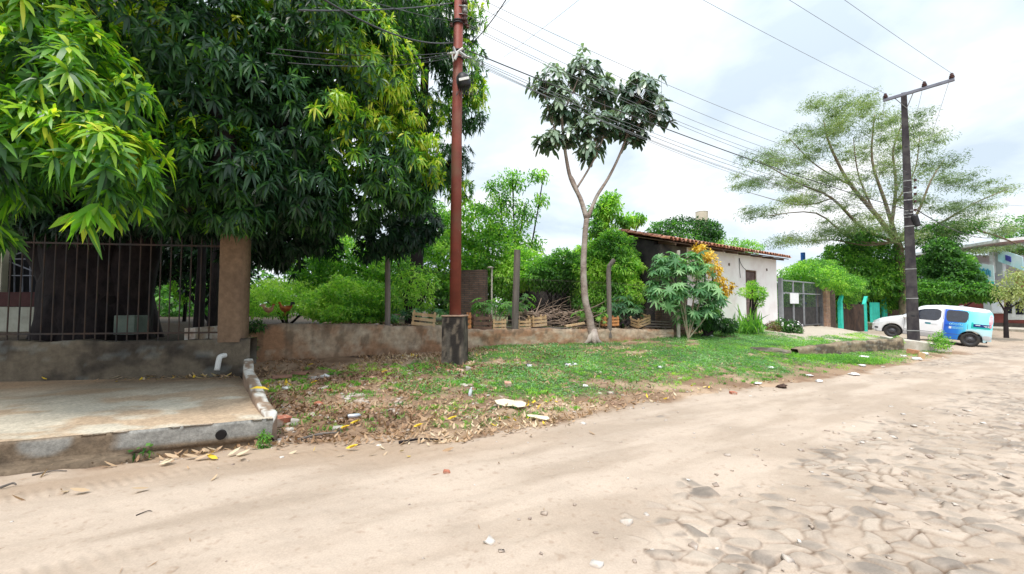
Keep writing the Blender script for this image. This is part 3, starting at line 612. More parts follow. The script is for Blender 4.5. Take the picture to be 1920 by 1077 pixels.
# ---------------------------------------------------------------- white house
HU = Vector((.811, .584, 0)).normalized(); HR = math.atan2(.584, .811); HO = Vector((5.02, 14.37, .48)); HL = 8.73; HD = 4.2
M_plast = mat('white_plaster', (.88, .84, .84), (.78, .72, .72), scale=1.6, rough=.85, bump=.12, bscale=14, c3=(.88, .86, .86))
M_soot = mat('sooty_plaster', (.05, .042, .046), (.022, .02, .024), scale=2.2, rough=.9, bump=.4, bscale=12, c3=(.14, .12, .11))
M_tile = mat('clay_tile', (.46, .20, .12), (.22, .09, .06), scale=7, rough=.85, bump=.4, bscale=25, c3=(.42, .26, .19))
M_wood = mat('old_wood', (.16, .10, .07), (.09, .055, .04), scale=5, rough=.8, stretch=(1, 1, 8), bump=.3)
def brickmat(name, c1, c2, mortar, scale=1, bw=.24, bh=.07):
    m, t, b = newmat(name); b.inputs['Roughness'].default_value = .9
    tc = t.nodes.new('ShaderNodeTexCoord'); sp = t.nodes.new('ShaderNodeSeparateXYZ'); t.links.new(tc.outputs['Object'], sp.inputs[0])
    ad = t.nodes.new('ShaderNodeMath'); t.links.new(sp.outputs['X'], ad.inputs[0]); t.links.new(sp.outputs['Y'], ad.inputs[1])
    cb = t.nodes.new('ShaderNodeCombineXYZ'); t.links.new(ad.outputs[0], cb.inputs[0]); t.links.new(sp.outputs['Z'], cb.inputs[1])
    br = t.nodes.new('ShaderNodeTexBrick'); br.inputs['Scale'].default_value = 1; br.inputs['Brick Width'].default_value = bw; br.inputs['Row Height'].default_value = bh; br.inputs['Mortar Size'].default_value = .010
    br.inputs['Color1'].default_value = col3(c1); br.inputs['Color2'].default_value = col3(c2); br.inputs['Mortar'].default_value = col3(mortar); t.links.new(cb.outputs[0], br.inputs['Vector'])
    n = t.nodes.new('ShaderNodeTexNoise'); n.inputs['Scale'].default_value = 5; n.inputs['Detail'].default_value = 6; t.links.new(tc.outputs['Object'], n.inputs['Vector'])
    mx = t.nodes.new('ShaderNodeMixRGB'); mx.blend_type = 'MULTIPLY'; mx.inputs[0].default_value = .8; t.links.new(br.outputs[0], mx.inputs[1]); t.links.new(n.outputs[0], mx.inputs[2])
    t.links.new(mx.outputs[0], b.inputs['Base Color']); bp = t.nodes.new('ShaderNodeBump'); bp.inputs['Distance'].default_value = .01; t.links.new(br.outputs['Fac'], bp.inputs['Height']); bp.invert = True; t.links.new(bp.outputs[0], b.inputs['Normal'])
    return m
M_brick = brickmat('orange_brick', (.75, .42, .26), (.55, .28, .17), (.5, .45, .4))
M_brickd = brickmat('grimy_brick', (.26, .16, .12), (.18, .11, .085), (.12, .10, .09))
house = thing('house', 'small white plastered house with a low clay tiled roof and barred wooden door', 'house', HO, HR)
DZ = 0; f0, f1 = 5.83, 6.8
mb = MB(); mb.box(1.55, f0, 0, .25, -.3, 3.28); mb.box(f1, HL, 0, .25, -.3, 3.28); mb.box(f0, f1, 0, .25, 2.66, 3.28); mb.box(f0, f1, 0, .25, -.3, .1)
mb.box(HL-.25, HL, .25, HD, -.3, 3.28); mb.box(.25, HL-.25, HD-.25, HD, -.3, 3.2); mb.build('wall', M_plast, house, local=True)
mb = MB(); mb.box(0, 1.55, 0, .25, -.3, 1.75); mb.build('brick_wall', M_brickd, house, local=True); mb = MB(); mb.box(-.003, 1.55, -.01, .25, 1.75, 3.24); mb.build('sooty_wall', M_soot, house, local=True)
mb = MB(); pg = [(.25, -.3), (HD, -.3), (HD, 3.1), (1.6, 3.72), (.25, 3.36)]
mb.add([(0, y, z) for y, z in pg]+[(.25, y, z) for y, z in pg], [(0, 1, 2, 3, 4)[::-1], (5, 6, 7, 8, 9)]+[(i, (i+1) % 5, 5+(i+1) % 5, 5+i) for i in range(5)]); g = mb.build('gable_wall', M_soot, house, local=True); tag(g, 'sooty black gable wall')
# roof : barrel tiles down both slopes
def roof(u0, u1, y0, z0, y1, z1, name, rows=6, sp=.235):
    V = []; Fc = []; n = int((u1-u0)/sp); rr = random.Random(5)
    for i in range(n):
        u = u0+i*sp+rr.uniform(-.012, .012)
        for j in range(rows):
            a0 = j/rows; a1 = (j+1.18)/rows; yy0 = y0+(y1-y0)*a0; zz0 = z0+(z1-z0)*a0; yy1 = y0+(y1-y0)*a1; zz1 = z0+(z1-z0)*a1
            l = rr.uniform(-.02, .02); b = len(V); r0 = .105; r1 = .085
            for (yy, zz, r, dz) in ((yy0+l, zz0, r0, .03), (yy1, zz1, r1, 0)):
                for k in range(7):
                    t = math.pi*k/6; V.append((u+r*math.cos(t), yy, zz+dz+r*math.sin(t)*.85))
                for k in range(7):
                    t = math.pi*k/6; V.append((u+(r-.014)*math.cos(t), yy, zz+dz+(r-.014)*math.sin(t)*.85))
            for k in range(6): Fc += [(b+k, b+k+1, b+14+k+1, b+14+k), (b+7+k, b+21+k, b+21+k+1, b+7+k+1), (b+k, b+7+k, b+7+k+1, b+k+1)]
            # channel tile
            b = len(V); uu = u+sp/2
            for (yy, zz) in ((yy0+l+.01, zz0), (yy1, zz1)):
                for k in range(5): t = math.pi+math.pi*k/4; V.append((uu+.10*math.cos(t), yy, zz+.045+.05*math.sin(t)))
            for k in range(4): Fc.append((b+k, b+k+1, b+5+k+1, b+5+k))
    mb = MB(); mb.add(V, Fc); return mb.build(name, M_tile, house, local=True)
roof(-.12, HL+.35, -.52, 3.30, 1.6, 3.88, 'roof'); roof(-.12, HL+.35, HD+.4, 3.12, 1.6, 3.88, 'rear_roof')
mb = MB(); mb.add([(-.10, -.42, 3.24), (HL+.25, -.42, 3.24), (HL+.25, 1.6, 3.75), (-.15, 1.6, 3.75), (-.10, -.42, 3.28), (HL+.25, -.42, 3.28), (HL+.25, 1.6, 3.79), (-.15, 1.6, 3.79)], [(0, 3, 2, 1), (4, 5, 6, 7), (0, 1, 5, 4), (1, 2, 6, 5), (2, 3, 7, 6), (3, 0, 4, 7)]); mb.build('roof_boards', M_wood, house, local=True)
mb = MB(); mb.add([(-.15, HD+.38, 3.07), (HL+.35, HD+.38, 3.07), (HL+.35, 1.62, 3.75), (-.15, 1.62, 3.75)], [(0, 1, 2, 3)]); mb.build('rear_roof_boards', M_wood, house, local=True)
for k in range(9): mb = MB(); u = .2+k*1.02; mb.bar((u, -.46, 3.19), (u, .2, 3.33), .06, .08); mb.build('rafter', M_wood, house, local=True)
mb = MB(); mb.bar((-.1, 1.6, 3.85), (HL+.3, 1.6, 3.85), .16, .1); mb.build('ridge_tiles', M_tile, house, local=True)
door = MB().box(f0+.06, f1-.06, .10, .14, .1, 2.62).build('door', M_wood, house, local=True)
mb = MB(); mb.box(f0, f0+.06, .03, .16, .1, 2.66); mb.box(f1-.06, f1, .03, .16, .1, 2.66); mb.box(f0+.06, f1-.06, .03, .16, 2.6, 2.66); mb.build('door_frame', M_wood, house, local=True)
mb = MB()
for k in range(9): u = f0+.1+k*(f1-f0-.2)/8; mb.box(u-.012, u+.012, .06, .084, .12, 2.58)
for z in (.5, 1.3, 2.05): mb.box(f0+.06, f1-.06, .055, .06, z, z+.035)
mb.build('door_grille', mat('grille_pink', (.33, .24, .24), (.2, .14, .14)), house, local=True)
for (u, z, pts) in ((5.35, 0, [(5.35, -.015, 3.1), (5.37, -.02, 2.95), (5.6, -.02, 2.75), (5.82, -.02, 2.66)]), (5.3, 0, [(5.30, -.015, 3.1), (5.30, -.02, 2.75), (5.36, -.02, 2.3)])):
    mb = MB(); mb.tube(smoothpath(pts, 4), .01, 5); mb.build('cable', M_black, house, local=True)
for u, z in ((4.5, 2.8), (7.75, 2.75)): mb = MB(); mb.box(u-.05, u+.05, -.02, -.003, z-.05, z+.05); mb.build('junction_plate', M_wood, house, local=True)
mb = MB(); mb.M = Matrix.Translation((f0-.35, -.9, -.02)); mb.box(0, 1.6, 0, .88, -.3, .12); o = mb.build('door_step', mat('step_concrete', (.42, .37, .31), (.3, .26, .2), bump=.4), house, local=True, bevel=.02)
# ---------------------------------------------------------------- gate, brick pillar, cyan fence
GU = Vector((.797, .604, 0)); GR = math.atan2(.604, .797); GO = Vector((12.42, 19.72, .62)); GL = 5.1
M_gate = mat('gate_grey', (.12, .125, .135), (.08, .08, .09), rough=.5); M_gatel = mat('gate_pale_tube', (.30, .31, .33), (.22, .23, .25), rough=.5)
gate = thing('yard_gate', 'wide grey mesh gate with a blank white notice, right of the white house', 'gate', GO, GR)
for u in (0.0, GL): mb = MB(); mb.box(u-.08, u+.08, -.08, .08, -.1, 2.3); mb.build('post', M_gatel if u == 0 else M_gate, gate, local=True)
for u in (1.45, 2.75, 4.5): mb = MB(); mb.box(u-.03, u+.03, -.03, .03, .05, 2.2); mb.build('upright', M_gatel if u < 4 else M_gate, gate, local=True)
for z in (.05, 1.62, 2.2): mb = MB(); mb.box(.08, GL-.08, -.028, .028, z-.03, z+.03); mb.build('rail', M_gatel if z > 1 else M_gate, gate, local=True)
mb = MB(); mb.box(.09, GL-.09, .032, .05, .08, .95); mb.build('lower_panel', mat('gate_panel_dark', (.055, .05, .05), (.03, .028, .03)), gate, local=True)
mb = MB()
for k in range(40): u = .12+k*.124; mb.box(u-.006, u+.006, .0, .012, .95, 2.18)
mb.build('mesh_bars', M_gate, gate, local=True)
mb = MB(); mb.box(.95, 1.95, -.06, -.035, 1.12, 1.62); mb.build('notice', mat('white_board', (.85, .85, .88), (.8, .8, .83), rough=.5), gate, local=True)
bp = GO+GU*(GL+.42); brick = thing('brick_pillar', 'orange brick gate pillar at the right end of the grey gate', 'pillar', (bp.x, bp.y, .45), GR)
mb = MB(); mb.box(-.28, .28, -.22, .22, 0, 2.2); mb.build('shaft', M_brick, brick, local=True, bevel=.01); mb = MB(); mb.box(-.32, .32, -.26, .26, 2.2, 2.26); mb.build('cap', M_conc if False else M_pconc, brick, local=True)
mb = MB(); mb.M = Matrix.Translation(bp) @ Matrix.Rotation(GR, 4, 'Z'); mb.box(.32, 1.55, -.1, .1, -.7, 1.9); tag(mb.build('brick_wall', M_brickd, origin=(bp.x+.7, bp.y+.5, 0)), 'short grimy brick wall between the orange pillar and the cyan post', 'wall')
M_cyan = mat('cyan_paint', (.045, .62, .50), (.03, .48, .40), scale=5, rough=.6, c3=(.06, .66, .55), bump=.15, lo=.3, hi=.55)
def post_at(t): v = Vector((12.3, 19.8, 0))+GU*t; v.z = gz(v.x, v.y)-.05; return v
cf = thing('cyan_fence', 'turquoise painted concrete posts and iron gate behind the nose of the van', 'fence', post_at(8.7))
def cpost(v, h, bend):
    mb = MB(); mb.M = Matrix.Translation(v) @ Matrix.Rotation(GR, 4, 'Z')
    mb.box(-.16, .16, -.1, .1, 0, h); mb.add([(-.15, -.09, h), (.10, -.09, h), (.10, .09, h), (-.15, .09, h), (bend-.0, -.09, h+.5), (bend+.22, -.09, h+.5), (bend+.22, .09, h+.5), (bend, .09, h+.5)], [(0, 3, 2, 1), (4, 5, 6, 7), (0, 1, 5, 4), (1, 2, 6, 5), (2, 3, 7, 6), (3, 0, 4, 7)])
    mb.build('post', M_cyan, cf, bevel=.02)
cpost(post_at(8.75), 1.85, .28); cpost(post_at(13.5), 1.85, .35)
mb = MB(); a = post_at(9.0); b = post_at(13.3); mb.bar((a.x, a.y, a.z+.95), (b.x, b.y, b.z+.95), .04, 1.7); mb.build('gate_panel', mat('rusty_dark_iron', (.10, .06, .045), (.035, .025, .025), scale=3), cf)
mb = MB(); a = post_at(14.9); b = post_at(16.9); mb.bar((a.x, a.y, 1.2), (b.x, b.y, 1.2), .1, 1.35); mb.build('panel', M_cyan, cf)
mb = MB(); a = post_at(18.3); mb.bar((a.x, a.y, 0), (a.x, a.y, 2.3), .3, .15); mb.build('post', M_cyan, cf)
mb = MB(); a = post_at(18.6); b = post_at(40); mb.bar((a.x, a.y, 1.0), (b.x, b.y, 1.0), .12, 2.0); tag(mb.build('yard_wall', M_brickd, origin=(a.x, a.y, 0)), 'dark wall hidden under the trees behind the van', 'wall')
# ---------------------------------------------------------------- broken kerb and ramp on the right
rough_wall('old_kerb', [(8.0, 12.15, .12, .42), (9.3, 12.75, .10, .49), (11, 13.65, .12, .50), (13.7, 15.15, .10, .47)], .22, M_wall, 'mossy old concrete kerb on the grass in front of the gate', 'kerb', lambda q, v, s: pal_dark(q*2, v*2, s)*np.array([1.75, 1.65, 1.45]), 31, amp=.025, origin=(11, 13.6, .1))
rough_wall('old_kerb', [(7.0, 12.7, .22, .36), (7.6, 12.35, .2, .40), (7.95, 12.3, .2, .36)], .3, M_wall, 'broken left end of the mossy kerb with crumbled corner', 'kerb', lambda q, v, s: pal_dark(q*2, v*2, s)*1.4, 33, amp=.06, origin=(7.6, 12.4, .2))
M_lconc = mat('pale_concrete', (.56, .52, .46), (.42, .38, .32), scale=3, rough=.9, bump=.4, bscale=25)
mb = MB(); q = [(13.75, 15.3), (14.1, 15.0), (16.3, 15.9), (16.6, 17.2), (14.6, 17.0)]
mb.add([(x, y, -.1) for x, y in q]+[(13.75, 15.3, .42), (14.1, 15.0, .40), (16.3, 15.9, .10), (16.6, 17.2, .2), (14.6, 17.0, .45)], [(4, 3, 2, 1, 0), (5, 6, 7, 8, 9)]+[(i, (i+1) % 5, 5+(i+1) % 5, 5+i) for i in range(5)])
mb.build('ramp', M_lconc, origin=(15, 16, 0), bevel=.02); tag(bpy.data.objects['ramp'], 'pale concrete ramp slab at the foot of the crossarm pole', 'ramp')

# ---------------------------------------------------------------- chain link fence
M_wpost = mat('grey_weathered_wood', (.20, .17, .15), (.11, .095, .085), scale=4, rough=.9, stretch=(1, 1, .15), bump=.5, bscale=20)
cl = thing('chain_link_fence', 'sagging wire mesh fence on grey wooden posts along the top of the low wall', 'fence', (0, 12.5, .9))
def cpath(px0, pyt, pyb, Y, bend=0, r=.065, m=M_wpost, label=None, lean=0):
    b = P(px0, pyb, Y); t = P(px0+lean, pyt, Y); mb = MB(); k = P(px0+lean, pyt+bend, Y) if bend else None
    pts = [b-Vector((0, 0, .15)), b.lerp(t, .4)] + ([k+(b-k)*.02, k.lerp(t, .5)+Vector((.02, 0, 0))] if bend else [b.lerp(t, .7)])+[t+(Vector((.18, 0, 0)) if bend else Vector((0, 0, 0)))]
    mb.tube(pts, [r*1.05, r, r*.97, r*.95, r*.92][:len(pts)], 9, jit=.06); o = mb.build('post', m, cl)
    if label: o['label'] = label
    return b, t
FP = [cpath(727, 462, 612, 11.5, r=.072, label='straight brown post with a pale edge, leftmost'), cpath(965, 469, 622, 12.6, r=.10, lean=5, label='grey post with a cut top, right of the red pole'), cpath(1143, 487, 624, 13.3, bend=25, r=.075, lean=-2, label='grey post with a bent top beside the slender tree'), cpath(1272, 470, 632, 13.75, r=.06, m=M_lconc, label='thin whitewashed post under the castor plant')]
mb = MB()
for (b0, t0), (b1, t1) in list(zip(FP[:-1], FP[1:])):
    L = (b1-b0).length; n = int(L/.16); Hh = 1.55
    for i in range(-int(Hh/.16), n):
        for s in (1, -1):
            def pt(u, h): q = b0.lerp(b1, u/L); return Vector((q.x, q.y, q.z+.05+h))
            u0 = i*.16; u1 = u0+Hh; h0, h1 = (0, Hh) if s > 0 else (Hh, 0)
            if u0 < 0: h0 = h0+(h1-h0)*(-u0/Hh); u0 = 0
            if u1 > L: f = (L-i*.16)/Hh; h1 = (0 if s > 0 else Hh)+(Hh*f if s > 0 else -Hh*f); u1 = L
            if u1 > u0+.02: mb.bar(pt(u0, h0), pt(u1, h1),   .0018, .0018)
    for h in (.05, .8, 1.55):
        a = b0.copy(); c = b1.copy(); mb.bar((a.x, a.y, a.z+h), (c.x, c.y, c.z+h), .005, .005)
mb.build('wire_mesh', mat('rusty_wire', (.12, .11, .10), (.08, .06, .05)), cl)
# ---------------------------------------------------------------- vegetation
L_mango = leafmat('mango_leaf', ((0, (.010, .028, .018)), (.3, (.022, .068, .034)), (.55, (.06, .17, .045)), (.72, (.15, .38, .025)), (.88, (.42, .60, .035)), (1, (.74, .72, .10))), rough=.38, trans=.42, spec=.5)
L_green = leafmat('bright_leaf', ((0, (.015, .045, .02)), (.35, (.065, .18, .045)), (.65, (.17, .39, .075)), (.85, (.33, .58, .09)), (1, (.52, .70, .16))), rough=.55, trans=.5)
L_blue = leafmat('bluish_leaf', ((0, (.018, .05, .03)), (.4, (.045, .14, .065)), (.7, (.12, .30, .12)), (1, (.32, .54, .26))), rough=.5, trans=.4)
L_umb = leafmat('umbrella_leaf', ((0, (.025, .045, .035)), (.4, (.05, .10, .065)), (.7, (.13, .21, .14)), (1, (.34, .44, .32))), rough=.32, trans=.18, spec=.6)
L_feather = leafmat('feathery_leaf', ((0, (.09, .14, .09)), (.5, (.20, .27, .14)), (1, (.42, .46, .20))), rough=.6, trans=.35)
L_yellow = leafmat('yellow_leaf', ((0, (.16, .10, .02)), (.3, (.58, .38, .03)), (.8, (.78, .55, .06)), (1, (.85, .68, .14))), rough=.5, trans=.3, tboost=(1.2, 1.1, .5))
L_dry = leafmat('dry_leaf', ((0, (.12, .07, .045)), (.3, (.30, .18, .105)), (.65, (.48, .33, .21)), (.88, (.60, .50, .36)), (.93, (.62, .42, .04)), (1, (.74, .52, .05))), rough=.7, trans=.1, spec=.2)
M_bark = mat('mango_bark', (.028, .021, .022), (.012, .009, .011), scale=5, rough=.95, bump=.8, bscale=9, stretch=(1, 1, .6))
M_barkp = mat('pale_bark', (.36, .29, .25), (.22, .17, .15), scale=6, rough=.85, bump=.4, bscale=20, stretch=(1, 1, 2.5), c3=(.42, .37, .33))
M_barky = mat('tan_bark', (.24, .19, .13), (.15, .12, .085), scale=4, rough=.9, bump=.3)
def limbs(mb, segs, n=8):
    for pts, rad in segs:
        pp = smoothpath(pts, 4); k = len(pp); mb.tube(pp, [rad[0]+(rad[1]-rad[0])*i/(k-1) for i in range(k)], n, jit=.05)
def ctr(l): return Vector(l[:3])
# --- big mango
MT = P(185, 625, 9.6); MT.z = .8
mango = thing('mango_tree', 'huge dark mango tree with a broad trunk behind the iron railing at the left', 'tree', MT)
near = [LP(30, 60, 4.9, 1.0, .8, .9), LP(150, 170, 4.7, .75, .7, .6), LP(200, 290, 4.5, .45, .5, .45), LP(40, 270, 4.4, .5, .5, .5), LP(-40, 330, 4.4, .6), LP(140, 250, 4.7, .5), LP(230, 340, 4.8, .35), LP(-150, 100, 4.6, 1.2)]
mid = [LP(380, 150, 7.0, 1.5, 1.2, 1.2), LP(540, 230, 7.9, 1.4, 1.2, 1.1), LP(690, 290, 8.7, 1.15), LP(640, 130, 8.6, 1.5, 1.4, 1.3), LP(420, 310, 6.9, 1.0, .9, .75), LP(560, 340, 7.9, .95, .9, .8), LP(750, 320, 9.1, .85, .9, .9), LP(300, 60, 6.8, 1.7, 1.4, 1.3), LP(520, 40, 8, 1.9, 1.5, 1.3), LP(660, 400, 9.2, .5, .6, .4), LP(270, 300, 6.6, .9, .8, .6), LP(440, 395, 7.1, .5, .6, .35), LP(330, 380, 7.0, .5, .6, .35), LP(660, 20, 9, 1.3), LP(590, 400, 8.3, .6, .7, .35)]
deep = [LP(60, 400, 8.7, 1.3, .8, .5), LP(250, 395, 8.9, 1.0, .8, .5), LP(345, 415, 8.9, .7, .6, .4), LP(150, 420, 8.5, .9, .6, .3), LP(520, 440, 10.8, 1.0, .8, .9), LP(590, 420, 10.6, .9, .8, .8), LP(480, 380, 9.8, 1.2), LP(310, 330, 9.5, 1.6, 1.4, 1.0), LP(100, 330, 9.4, 2.2, 1.6, 1.0), LP(735, 440, 10.4, .75, .6, .5), LP(770, 430, 10.6, .5, .5, .45), LP(700, 445, 10.5, .4, .4, .35), LP(690, 470, 10.5, .3, .3, .25), LP(800, 420, 10.8, .45, .4, .4)]
topl = [(-9, 4.3, 7.0, 2.3, 2.0, 1.5), (-6.3, 4.6, 7.6, 2.0, 1.8, 1.3), (-12, 5.5, 6.0, 2.5, 2.2, 1.8), LP(300, -250, 9, 3.2, 3, 2.2), LP(-100, -100, 8, 3.0, 3, 2.2), LP(560, -200, 10.5, 2.8, 2.5, 2), LP(100, -420, 8, 3, 3, 2), LP(0, 150, 12, 3, 2.5, 2.4), LP(330, 150, 12.5, 2.8, 2.5, 2.2), LP(-300, 150, 10, 3, 3, 2.2), LP(520, 200, 12.5, 2.0, 1.8, 1.6)]  # overhead lumps out of view are added to block sky light above the fence
rng = np.random.default_rng(3)
def ros(name, lumps, n, nl, L, W, m, parent, seed, tonef, **kw):
    rg = np.random.default_rng(seed); p, o, i = lump_pts(lumps, n, rg, kw.pop('shell', .3), kw.pop('keep', .15))
    return rosettes(name, p, o, nl, L, W, m, parent, seed, np.clip(tonef(p, o, i, rg), 0, 1), **kw)
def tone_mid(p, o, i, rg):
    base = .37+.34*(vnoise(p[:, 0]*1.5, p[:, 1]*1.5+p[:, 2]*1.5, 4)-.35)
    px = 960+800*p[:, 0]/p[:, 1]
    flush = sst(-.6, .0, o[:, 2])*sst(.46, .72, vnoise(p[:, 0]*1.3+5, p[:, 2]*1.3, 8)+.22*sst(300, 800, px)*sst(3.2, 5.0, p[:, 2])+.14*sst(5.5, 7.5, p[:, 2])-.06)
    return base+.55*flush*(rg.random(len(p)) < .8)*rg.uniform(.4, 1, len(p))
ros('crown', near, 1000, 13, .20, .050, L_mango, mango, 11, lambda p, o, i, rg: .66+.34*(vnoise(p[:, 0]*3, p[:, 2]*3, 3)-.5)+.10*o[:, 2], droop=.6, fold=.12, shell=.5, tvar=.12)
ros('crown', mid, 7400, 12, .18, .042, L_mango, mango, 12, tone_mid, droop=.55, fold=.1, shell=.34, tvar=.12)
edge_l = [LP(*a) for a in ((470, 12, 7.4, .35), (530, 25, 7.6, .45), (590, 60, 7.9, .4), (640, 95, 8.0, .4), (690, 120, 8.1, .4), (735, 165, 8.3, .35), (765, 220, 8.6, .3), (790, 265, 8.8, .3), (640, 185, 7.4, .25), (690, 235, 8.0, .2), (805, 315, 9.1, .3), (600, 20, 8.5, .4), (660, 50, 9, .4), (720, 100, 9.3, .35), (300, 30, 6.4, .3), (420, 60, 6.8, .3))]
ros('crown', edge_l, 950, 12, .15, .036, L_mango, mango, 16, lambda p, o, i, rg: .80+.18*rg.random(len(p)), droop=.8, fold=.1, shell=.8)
ros('crown', deep, 4400, 12, .18, .045, L_mango, mango, 13, lambda p, o, i, rg: .12+.2*rg.random(len(p)), droop=.6, shell=.4)  # dark tones put the low inner crown's shade into the leaf colour
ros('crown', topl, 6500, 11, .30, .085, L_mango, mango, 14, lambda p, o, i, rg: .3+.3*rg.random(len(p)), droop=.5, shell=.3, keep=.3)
# low hanging spray close to the viewer
hp = np.array([P(165, 395, 4.3), P(185, 385, 4.35), P(150, 400, 4.35)]); rosettes('hanging_leaves', hp, np.array([[.1, -.2, -1.]]*3), 9, .27, .07, L_mango, mango, 5, np.array([.74, .7, .66]), droop=.5, spread=.55, fold=.12)
mb = MB(); b = MT
limbs(mb, [([b+Vector((0, 0, -.3)), b+Vector((0, 0, .5)), b+Vector((-.1, 0, 1.6)), b+Vector((-.3, 0, 2.6))], (1.05, .8)),
    ([b+Vector((.4, 0, -.3)), b+Vector((.55, 0, .8)), b+Vector((.9, -.1, 2.0)), b+Vector((1.6, -.3, 3.2)), ctr(mid[1])], (.62, .16)),
    ([b+Vector((-.5, .2, -.3)), b+Vector((-.6, 0, 1)), b+Vector((-1.3, -.3, 2.6)), ctr(near[7])], (.6, .2)),
    ([b+Vector((0, 0, 2)), b+Vector((.3, .2, 4)), ctr(topl[0])], (.7, .2)), ([b+Vector((1.2, -.2, 2.6)), ctr(mid[4]), ctr(mid[0])], (.25, .07)),
    ([b+Vector((-.3, 0, 2.4)), b+Vector((1, -2, 3.2)), ctr(near[1])], (.3, .06)), ([ctr(mid[1]), ctr(mid[3]), ctr(mid[2])], (.15, .05)), ([b+Vector((1.5, 0, 3)), ctr(deep[2]), ctr(deep[0])], (.2, .06)), ([ctr(mid[2]), ctr(mid[6]), ctr(deep[6])], (.08, .04))], 12)
# buttress roots
for a in range(7):
    t = a*.9; mb.tube([b+Vector((math.cos(t)*1.15, math.sin(t)*1.15, -.15)), b+Vector((math.cos(t)*.85, math.sin(t)*.85, .15)), b+Vector((math.cos(t)*.55, math.sin(t)*.55, .9))], [.1, .3, .45], 8, jit=.1)
mb.build('trunk', M_bark, mango, smooth=True)
# --- second mango behind the red pole
MT2 = P(775, 600, 15); MT2.z = .9
mg2 = thing('mango_tree', 'second taller mango tree rising behind the red pole', 'tree', MT2)
l2 = [LP(800, 50, 14, 1.5, 1.4, 1.3), LP(860, 130, 14, .95), LP(720, 60, 14.5, 1.6), LP(870, 210, 14, .75, .7, .7), LP(795, 210, 14.6, 1.0, .9, .8), LP(845, 300, 14, .7, .7, .7), LP(790, 320, 14.8, .9, .9, .8), LP(740, -90, 14.5, 2.0), LP(860, 350, 14.2, .5, .5, .5), LP(730, 200, 15, 1.3), LP(850, 20, 14, 1.1), LP(760, 390, 15, .6), LP(885, 170, 13.8, .5)]
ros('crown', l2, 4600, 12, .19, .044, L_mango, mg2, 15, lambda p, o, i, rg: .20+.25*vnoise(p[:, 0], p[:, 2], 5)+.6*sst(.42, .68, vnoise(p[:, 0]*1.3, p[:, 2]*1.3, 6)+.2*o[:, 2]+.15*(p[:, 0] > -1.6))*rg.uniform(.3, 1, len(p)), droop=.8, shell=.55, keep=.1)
mb = MB(); limbs(mb, [([MT2-Vector((0, 0, .3)), MT2+Vector((.1, 0, 2.5)), MT2+Vector((.2, 0, 5)), ctr(l2[0])], (.28, .12)), ([MT2+Vector((.2, 0, 4)), ctr(l2[5]), ctr(l2[3])], (.1, .05)), ([MT2+Vector((.2, 0, 5)), ctr(l2[4]), ctr(l2[2])], (.14, .06)), ([ctr(l2[0]), ctr(l2[1]), ctr(l2[12])], (.07, .03))]); mb.build('trunk', M_bark, mg2, smooth=True)
# --- slender umbrella tree
UT = P(1104, 628, 13.1); UB = lambda px, py, Y=13.1: P(px, py, Y)
umb = thing('umbrella_tree', 'slender pale trunked tree with drooping palmate leaves above the low wall', 'tree', UT)
mb = MB()
limbs(mb, [([UB(1112, 645), UB(1106, 600), UB(1097, 560), UB(1094, 500), UB(1097, 440), UB(1100, 408)], (.125, .075)),
    ([UB(1100, 410), UB(1088, 372), UB(1070, 335), UB(1060, 285), UB(1053, 220), UB(1050, 160)], (.082, .03)), ([UB(1096, 395), UB(1078, 345), UB(1070, 330)], (.05, .04)),
    ([UB(1082, 352), UB(1105, 315), UB(1125, 275), UB(1135, 230), UB(1130, 160)], (.035, .018)), ([UB(1103, 408), UB(1118, 370), UB(1140, 335), UB(1160, 295), UB(1175, 255), UB(1195, 190)], (.06, .025)),
    ([UB(1058, 270), UB(1035, 230), UB(1020, 170)], (.03, .015)), ([UB(1175, 255), UB(1215, 220), UB(1240, 200)], (.025, .012)), ([UB(1053, 220), UB(1075, 170), UB(1095, 120)], (.03, .015))], 9)
for a in range(5): t = a*1.3-.4; q = UB(1112, 640); mb.tube([q+Vector((math.cos(t)*.35, math.sin(t)*.2, -.12)), q+Vector((math.cos(t)*.12, math.sin(t)*.1, .02)), q+Vector((0, 0, .35))], [.03, .09, .12], 7)
mb.build('trunk', M_barkp, umb, smooth=True)
ul = [LP(1030, 150, 13.1, .55, .5, .5), LP(1095, 125, 13.1, .55, .6, .45), LP(1060, 200, 13.1, .7, .6, .5), LP(1130, 170, 13.1, .6, .6, .5), LP(1200, 170, 13.1, .6, .6, .55), LP(1235, 205, 13.1, .45, .5, .5), LP(1180, 225, 13.1, .6, .6, .5), LP(1120, 235, 13.1, .7, .6, .4), LP(1030, 260, 13.1, .45, .5, .3), LP(1110, 280, 13.1, .45, .4, .3), LP(1060, 255, 13.2, .5, .5, .3), LP(1190, 255, 13.1, .4, .4, .25)]
rg = np.random.default_rng(8); p, o, i = lump_pts(ul, 400, rg, .55, .4)
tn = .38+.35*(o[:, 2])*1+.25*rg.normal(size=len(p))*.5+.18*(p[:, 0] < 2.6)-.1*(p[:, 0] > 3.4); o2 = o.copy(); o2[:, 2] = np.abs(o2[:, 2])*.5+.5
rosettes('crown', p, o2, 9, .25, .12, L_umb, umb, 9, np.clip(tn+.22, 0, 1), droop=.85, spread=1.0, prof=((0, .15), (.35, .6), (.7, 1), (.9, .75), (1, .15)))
mb = MB()
sk = [UB(1053, 190), UB(1075, 170), UB(1095, 130), UB(1020, 180), UB(1040, 235), UB(1058, 262), UB(1130, 170), UB(1135, 225), UB(1125, 275), UB(1175, 250), UB(1195, 190), UB(1240, 200), UB(1215, 220), UB(1105, 150)]
for k in range(0, len(p)):
    q = Vector(p[k]); e_ = min(sk, key=lambda v: (v-q).length); mb.tube([q, q.lerp(e_, .5)-Vector((0, 0, .06)), e_], .006, 4, cap=False)
mb.build('stems', M_barkp, umb)
